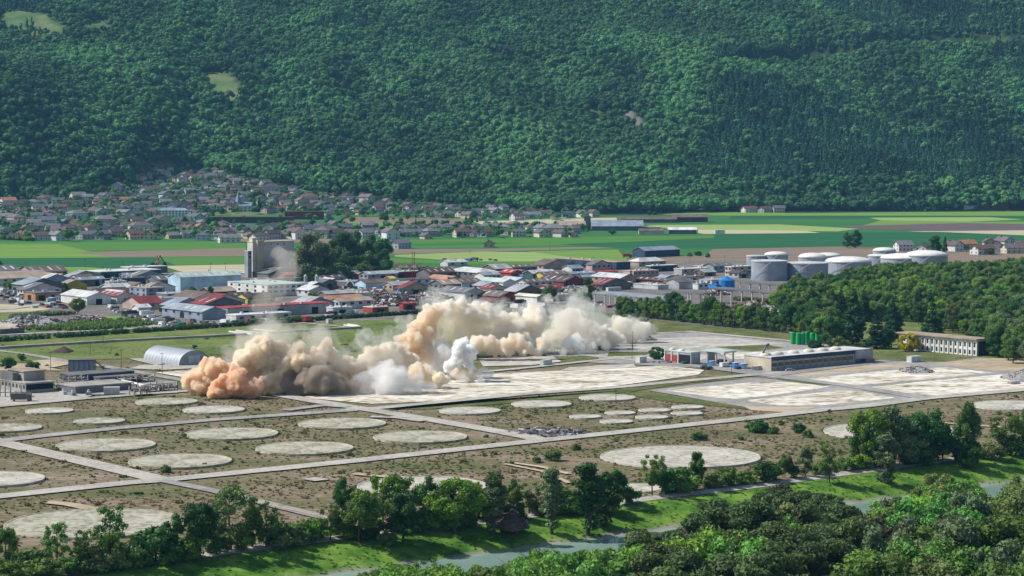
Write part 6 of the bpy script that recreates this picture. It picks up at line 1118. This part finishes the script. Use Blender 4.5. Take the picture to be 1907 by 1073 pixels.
for px, c_ in [(1580, 'green'), (1600, 'dark grey'), (1618, 'dark grey')]: vehicle(px, 677, 'lorry' if c_ == 'green' else 'van', c_, f'{c_} vehicle at the right end of the long workshop', .5)
for px in (1310, 1320, 1375): vehicle(px, 700 - 12, 'car', 'dark grey', 'dark grey car in front of the open shelter', A0)
vehicle(1168, 480, 'lorry', 'red', 'dark red lorry beside the slate-roofed barn', .3, None)
#@@PART4
# ------------------------------------------------------------------ dust clouds
def vol(name, col, dens, an=.25, het=0, floor=0):
    m = bpy.data.materials.new(name); m.use_nodes = True; nt = m.node_tree; nt.nodes.clear(); out = nt.nodes.new('ShaderNodeOutputMaterial'); p = nt.nodes.new('ShaderNodeVolumePrincipled')
    p.inputs['Color'].default_value = (*col, 1); p.inputs['Density'].default_value = dens; p.inputs['Anisotropy'].default_value = an; nt.links.new(p.outputs[0], out.inputs['Volume'])
    if het:
        tc = nt.nodes.new('ShaderNodeTexCoord'); mp = nt.nodes.new('ShaderNodeMapping'); mp.inputs['Rotation'].default_value = (0, .5, -.3); mp.inputs['Scale'].default_value = (1, 1, .55); nt.links.new(tc.outputs['Object'], mp.inputs['Vector'])
        ns = nt.nodes.new('ShaderNodeTexNoise'); ns.inputs['Scale'].default_value = het; ns.inputs['Detail'].default_value = 4; ns.inputs['Roughness'].default_value = .62; nt.links.new(mp.outputs[0], ns.inputs['Vector'])
        r = nt.nodes.new('ShaderNodeMapRange'); r.interpolation_type = 'SMOOTHSTEP'; r.inputs[1].default_value = .40; r.inputs[2].default_value = .60; r.inputs[3].default_value = floor * dens; r.inputs[4].default_value = dens; nt.links.new(ns.outputs[0], r.inputs[0]); nt.links.new(r.outputs[0], p.inputs['Density'])
    return m
def cloud(name, blobs, D, m, label, vox=.7, seed=0, kids=24, grand=8, ks=(.28, .48), rough=1.5, nscale=2.6, cut=-.3, stretch=None, depth=3):
    rng = np.random.default_rng(seed); V = []; Fc = []; n = 0; S = []; vox *= .72
    for bb in blobs:
        px, py, r = bb[:3]; d = (D(px) if callable(D) else D) + (bb[3] if len(bb) > 3 else rng.uniform(-depth, depth)); c = np.array(pos(px, py, d)); Rr = r / F * d; S.append((c, Rr, 0))
        for k in range(kids):
            u = rng.normal(size=3); u /= np.linalg.norm(u); r2 = Rr * rng.uniform(*ks); c2 = c + u * Rr * rng.uniform(.7, .95); S.append((c2, r2, 1))
            for g in range(grand):
                u2 = rng.normal(size=3) + u * .9; u2 /= np.linalg.norm(u2); S.append((c2 + u2 * r2 * .9, r2 * rng.uniform(.28, .5), 1))
    for c, Rr, k in S:
        if Rr < vox * .75: continue
        v, f = I3 if k == 0 else I2; w = v * Rr
        if stretch is not None: w = w + np.outer(w @ np.array(stretch), np.array(stretch)) * .8
        V.append(w + c); Fc.append(f + n); n += len(v)
    V = np.concatenate(V); V[:, 2] = np.maximum(V[:, 2], cut); me = bpy.data.meshes.new(name); me.from_pydata(V.tolist(), [], np.concatenate(Fc).tolist())
    o = bpy.data.objects.new(name, me); COL.objects.link(o); q = o.modifiers.new('r', 'REMESH'); q.mode = 'VOXEL'; q.voxel_size = vox
    for ty, ns, st in (('CLOUDS', nscale * 3, rough * 1.6), ('VORONOI', nscale * 1.5, -rough * 1.5), ('VORONOI', nscale * .62, -rough * .8)):
        t = bpy.data.textures.new('t', ty); t.noise_scale = ns
        if ty == 'CLOUDS': t.noise_depth = 2
        q = o.modifiers.new('d', 'DISPLACE'); q.texture = t; q.strength = st; q.texture_coords = 'GLOBAL'; q.mid_level = .5
    q = o.modifiers.new('r2', 'REMESH'); q.mode = 'VOXEL'; q.voxel_size = vox * .9
    dg = bpy.context.evaluated_depsgraph_get(); me2 = bpy.data.meshes.new_from_object(o.evaluated_get(dg)); o.modifiers.clear(); o.data = me2; me2.materials.clear(); me2.materials.append(m)
    tag(o, label, 'dust cloud', 'dust clouds of the demolition', p=blobs[0][:2]); return o
VO = vol('orange_dust', (.985, .90, .78), 2.4, het=.2, floor=.3); VT = vol('tan_dust', (.991, .952, .875), 2.4, het=.18, floor=.25); VD = vol('dark_dust', (.72, .66, .58), .8, het=.1, floor=.2); VW = vol('white_dust', (.996, .993, .985), .6, het=.12, floor=.15); VB = vol('brown_dust', (.982, .925, .83), 1.0); VC = vol('cream_dust', (.994, .974, .93), 1.2, het=.09, floor=.08); VB2 = vol('pale_brown_dust', (.990, .952, .885), 1.0); VP = vol('white_plume', (.997, .997, .994), 2.2); VG = vol('pale_thin_dust', (.985, .98, .95), .2, het=.1); VS = vol('thin_smoke', (.95, .92, .86), .04); VR = vol('red_orange_dust', (.978, .85, .70), 2.4, het=.2, floor=.3); VH = vol('dust_veil', (.985, .96, .91), .06, het=.07)
cloud('dust_cloud', [(366, 711, 22), (399, 696, 27), (387, 692, 20), (420, 704, 22), (372, 722, 15)], 985, VO, 'peach dust cloud forming the left end', .7, 1)
cloud('dust_cloud', [(422, 722, 20, -6), (440, 712, 22, -7), (457, 722, 19, -7), (440, 700, 16, -5), (400, 728, 13, -8), (475, 726, 15, -7)], 978, VR, 'redder orange dust cloud low at the left end', .6, 2)
cloud('dust_cloud', [(463, 672, 24), (487, 661, 27), (507, 668, 28), (525, 682, 22), (493, 645, 15), (557, 655, 18), (540, 664, 20), (504, 706, 30), (478, 702, 26), (563, 673, 20), (496, 632, 9), (516, 645, 12), (452, 690, 20), (530, 712, 24)], 988, VT, 'tall tan dust cloud just right of the orange end', .7, 3)
cloud('dust_cloud', [(551, 710, 24), (575, 712, 26), (604, 713, 27), (628, 718, 22), (540, 722, 16), (650, 720, 14), (590, 698, 20)], 984, VD, 'dark grey-brown dust at the foot of the front cloud', .9, 4, rough=2.5, nscale=4)
cloud('dust_cloud', [(590, 673, 20), (613, 675, 22), (604, 655, 14), (608, 644, 11), (648, 684, 19), (672, 692, 20), (687, 673, 20), (707, 668, 21), (731, 660, 21), (751, 667, 20), (663, 700, 14), (766, 679, 17), (630, 690, 18), (600, 690, 14), (720, 684, 18)], lambda x: 992 + (x - 590) * .2, VT, 'tan billowing ridge in the middle of the front cloud', .65, 5)
cloud('dust_cloud', [(780, 692, 14), (798, 699, 15), (816, 708, 13), (770, 700, 12), (832, 708, 8)], 1008, VT, 'small tan billows low at the right of the front cloud', .55, 6)
cloud('dust_cloud', [(678, 723, 20), (707, 713, 27), (736, 714, 28), (766, 716, 23), (780, 723, 16), (657, 725, 14), (720, 700, 20), (800, 726, 12)], 990, VW, 'soft white dust spreading over the pale slab', .8, 7, rough=3, nscale=4.5)
cloud('dust_cloud', [(751, 640, 16), (772, 632, 19), (782, 649, 19), (789, 617, 21), (795, 599, 19), (805, 588, 16), (775, 612, 14), (790, 665, 16)], 1050, VB, 'brown column of dust leaning between the two clouds', .7, 8, rough=2)
cloud('dust_cloud', [(803, 596, 24), (830, 587, 23), (855, 588, 25), (886, 590, 22), (906, 586, 18), (850, 616, 32), (890, 621, 32), (931, 623, 32), (921, 603, 24), (956, 611, 28), (996, 588, 20), (1001, 603, 25), (969, 636, 26), (906, 646, 20), (944, 646, 20), (994, 643, 20), (1019, 650, 13), (815, 630, 30), (838, 648, 18), (870, 648, 18)], lambda x: 1150 + (x - 830) * .1, VC, 'huge cream dust cloud forming the middle of the rear cloud', .85, 9, rough=2.4, nscale=4)
cloud('dust_cloud', [(893, 640, 16, -28), (915, 645, 17, -28), (940, 648, 16, -28), (962, 640, 15, -26), (860, 646, 15, -26), (1000, 654, 9, -28), (980, 650, 12, -28), (1012, 640, 12, -24)], 1160, VB2, 'brownish billows along the foot of the rear cloud', .7, 10)
cloud('dust_cloud', [(1044, 603, 24), (1069, 608, 26), (1095, 619, 22), (1120, 626, 19), (1140, 628, 15), (1057, 626, 22), (1044, 643, 15), (1030, 625, 20)], 1190, VC, 'cream dust right of the middle of the rear cloud', .8, 11, rough=2.6, nscale=4)
cloud('dust_cloud', [(1158, 608, 15), (1183, 611, 17), (1205, 613, 14), (1195, 621, 13), (1170, 625, 14), (1145, 608, 13), (1215, 613, 8), (1150, 622, 14)], 1225, VC, 'tan dust at the right tip of the rear cloud', .7, 12, rough=2)
cloud('dust_cloud', [(1060, 640, 13), (1075, 636, 13), (1085, 643, 12), (1050, 650, 9), (1100, 646, 9)], 1165, VW, 'bright white dust low at the right of the rear cloud', .6, 13, rough=2)
cloud('dust_cloud', [(863, 642, 12), (853, 652, 11), (876, 651, 11), (876, 661, 11), (857, 664, 12), (870, 674, 11), (847, 678, 13), (876, 684, 9), (835, 682, 10)], 1035, VP, 'crisp white puff plume standing before the rear cloud', .45, 14, kids=16, grand=6, rough=.8, nscale=1.6)
cloud('dust_cloud', [(873, 699, 11), (858, 698, 11), (845, 694, 10)], 1032, VT, 'small tan puff under the white plume', .5, 15, rough=1)
cloud('dust_cloud', [(898, 696, 11), (913, 699, 7), (890, 700, 9), (905, 701, 8)], 1034, VW, 'low white dust right of the white plume', .6, 16)
cloud('dust_cloud', [(820, 665, 22), (838, 678, 18), (810, 684, 16), (826, 694, 14), (800, 676, 16)], 1046, VW, 'white dust between the column and the plume', .8, 17, rough=3, nscale=4)
cloud('dust_cloud', [(678, 634, 16), (698, 637, 20), (722, 626, 19), (751, 616, 18), (746, 604, 11), (735, 640, 18), (712, 645, 16)], 1082, VG, 'pale thin dust behind the brown column', .9, 18, rough=3.5, nscale=4)
cloud('dust_cloud', [(500, 600, 20), (506, 570, 18), (512, 545, 16), (514, 520, 14), (530, 500, 15), (520, 480, 13), (490, 625, 24), (520, 630, 22)], 1010, VS, 'faint brownish wisp rising above the tan cloud', 1.5, 19, rough=7, nscale=9)
cloud('dust_cloud', [(1057, 570, 20), (1075, 555, 14), (1045, 585, 20), (1085, 580, 20), (1110, 592, 18), (1010, 575, 16), (1060, 560, 14), (1130, 605, 14)], 1210, VG, 'thin grey smoke drifting above the rear cloud', 1.2, 20, rough=5, nscale=6)
cloud('dust_cloud', [(880, 572, 14), (900, 574, 15), (925, 580, 14), (960, 585, 14), (980, 572, 12), (850, 568, 12)], 1175, VG, 'thin white veil over the top of the rear cloud', 1.1, 21, rough=4, nscale=5)
cloud('dust_cloud', [(800, 718, 14), (830, 716, 12), (860, 711, 10), (770, 728, 12), (740, 735, 11), (700, 738, 11), (890, 706, 9), (660, 738, 9)], 1002, VG, 'thin white dust creeping low over the slab in front of the cloud', .8, 41, rough=3, nscale=5, depth=10)
cloud('dust_cloud', [(1100, 650, 10), (1130, 646, 10), (1160, 640, 9), (1080, 656, 9), (1050, 660, 8), (1000, 664, 8), (950, 666, 8)], 1160, VG, 'thin pale dust creeping low before the rear cloud', .8, 42, rough=3, nscale=5, depth=8)
cloud('dust_veil', [(470, 655, 34), (500, 640, 34), (540, 652, 30), (590, 655, 30), (630, 665, 26), (680, 668, 28), (730, 655, 28), (440, 690, 30)], 990, VH, 'thin tan veil hanging round the top of the front cloud', 1.2, 31, rough=5, nscale=6)
cloud('dust_veil', [(820, 585, 36), (870, 585, 34), (930, 595, 34), (990, 590, 30), (1050, 600, 34), (1100, 615, 30), (1150, 612, 24), (1195, 612, 24)], 1175, VH, 'thin cream veil hanging round the top of the rear cloud', 1.2, 32, rough=5, nscale=6)
# ------------------------------------------------------------------ unique labels
W_ = ['first', 'second', 'third', 'fourth', 'fifth', 'sixth', 'seventh', 'eighth', 'ninth', 'tenth', 'eleventh', 'twelfth']
by = {}
for o, p in REG:
    if o.get('label'): by.setdefault(o['label'], []).append((o, p))
for l, L in by.items():
    if len(L) > 1:
        L.sort(key=lambda a: a[1][0] if a[1] else 0)
        for i, (o, p) in enumerate(L):
            if len(L) == 2: s = ('left', 'right')[i] + ' one of two'
            elif i < 12: s = W_[i] + ' from left'
            elif len(L) - 1 - i < 12: s = W_[len(L) - 1 - i] + ' from right'
            else: s = f'number {i + 1} from left'
            nl = (l + ', ' + s).split()
            if len(nl) > 16: nl = [w for w in l.split() if w not in ('the', 'of', 'in', 'a', 'tree')] + s.split() if 'tree ' in l else [w for w in l.split() if w not in ('the', 'of', 'a')] + s.split()
            o['label'] = ' '.join(nl[:16])
    else:
        nl = l.split()
        if len(nl) > 16: L[0][0]['label'] = ' '.join([w for w in nl if w not in ('the', 'of', 'in')][:16])
for o in COL.objects:
    if o.type == 'EMPTY' and not o.get('label'): print('NOLABEL', o.name)
# ------------------------------------------------------------------ the air
hz = MB().box(-3200, 3200, -60, 5700, -9, 620).obj('haze', vol('haze_air', (.24, .58, 1.0), .000030, 0)); hz['kind'] = 'stuff'; hz['label'] = 'thin blue haze filling the valley'
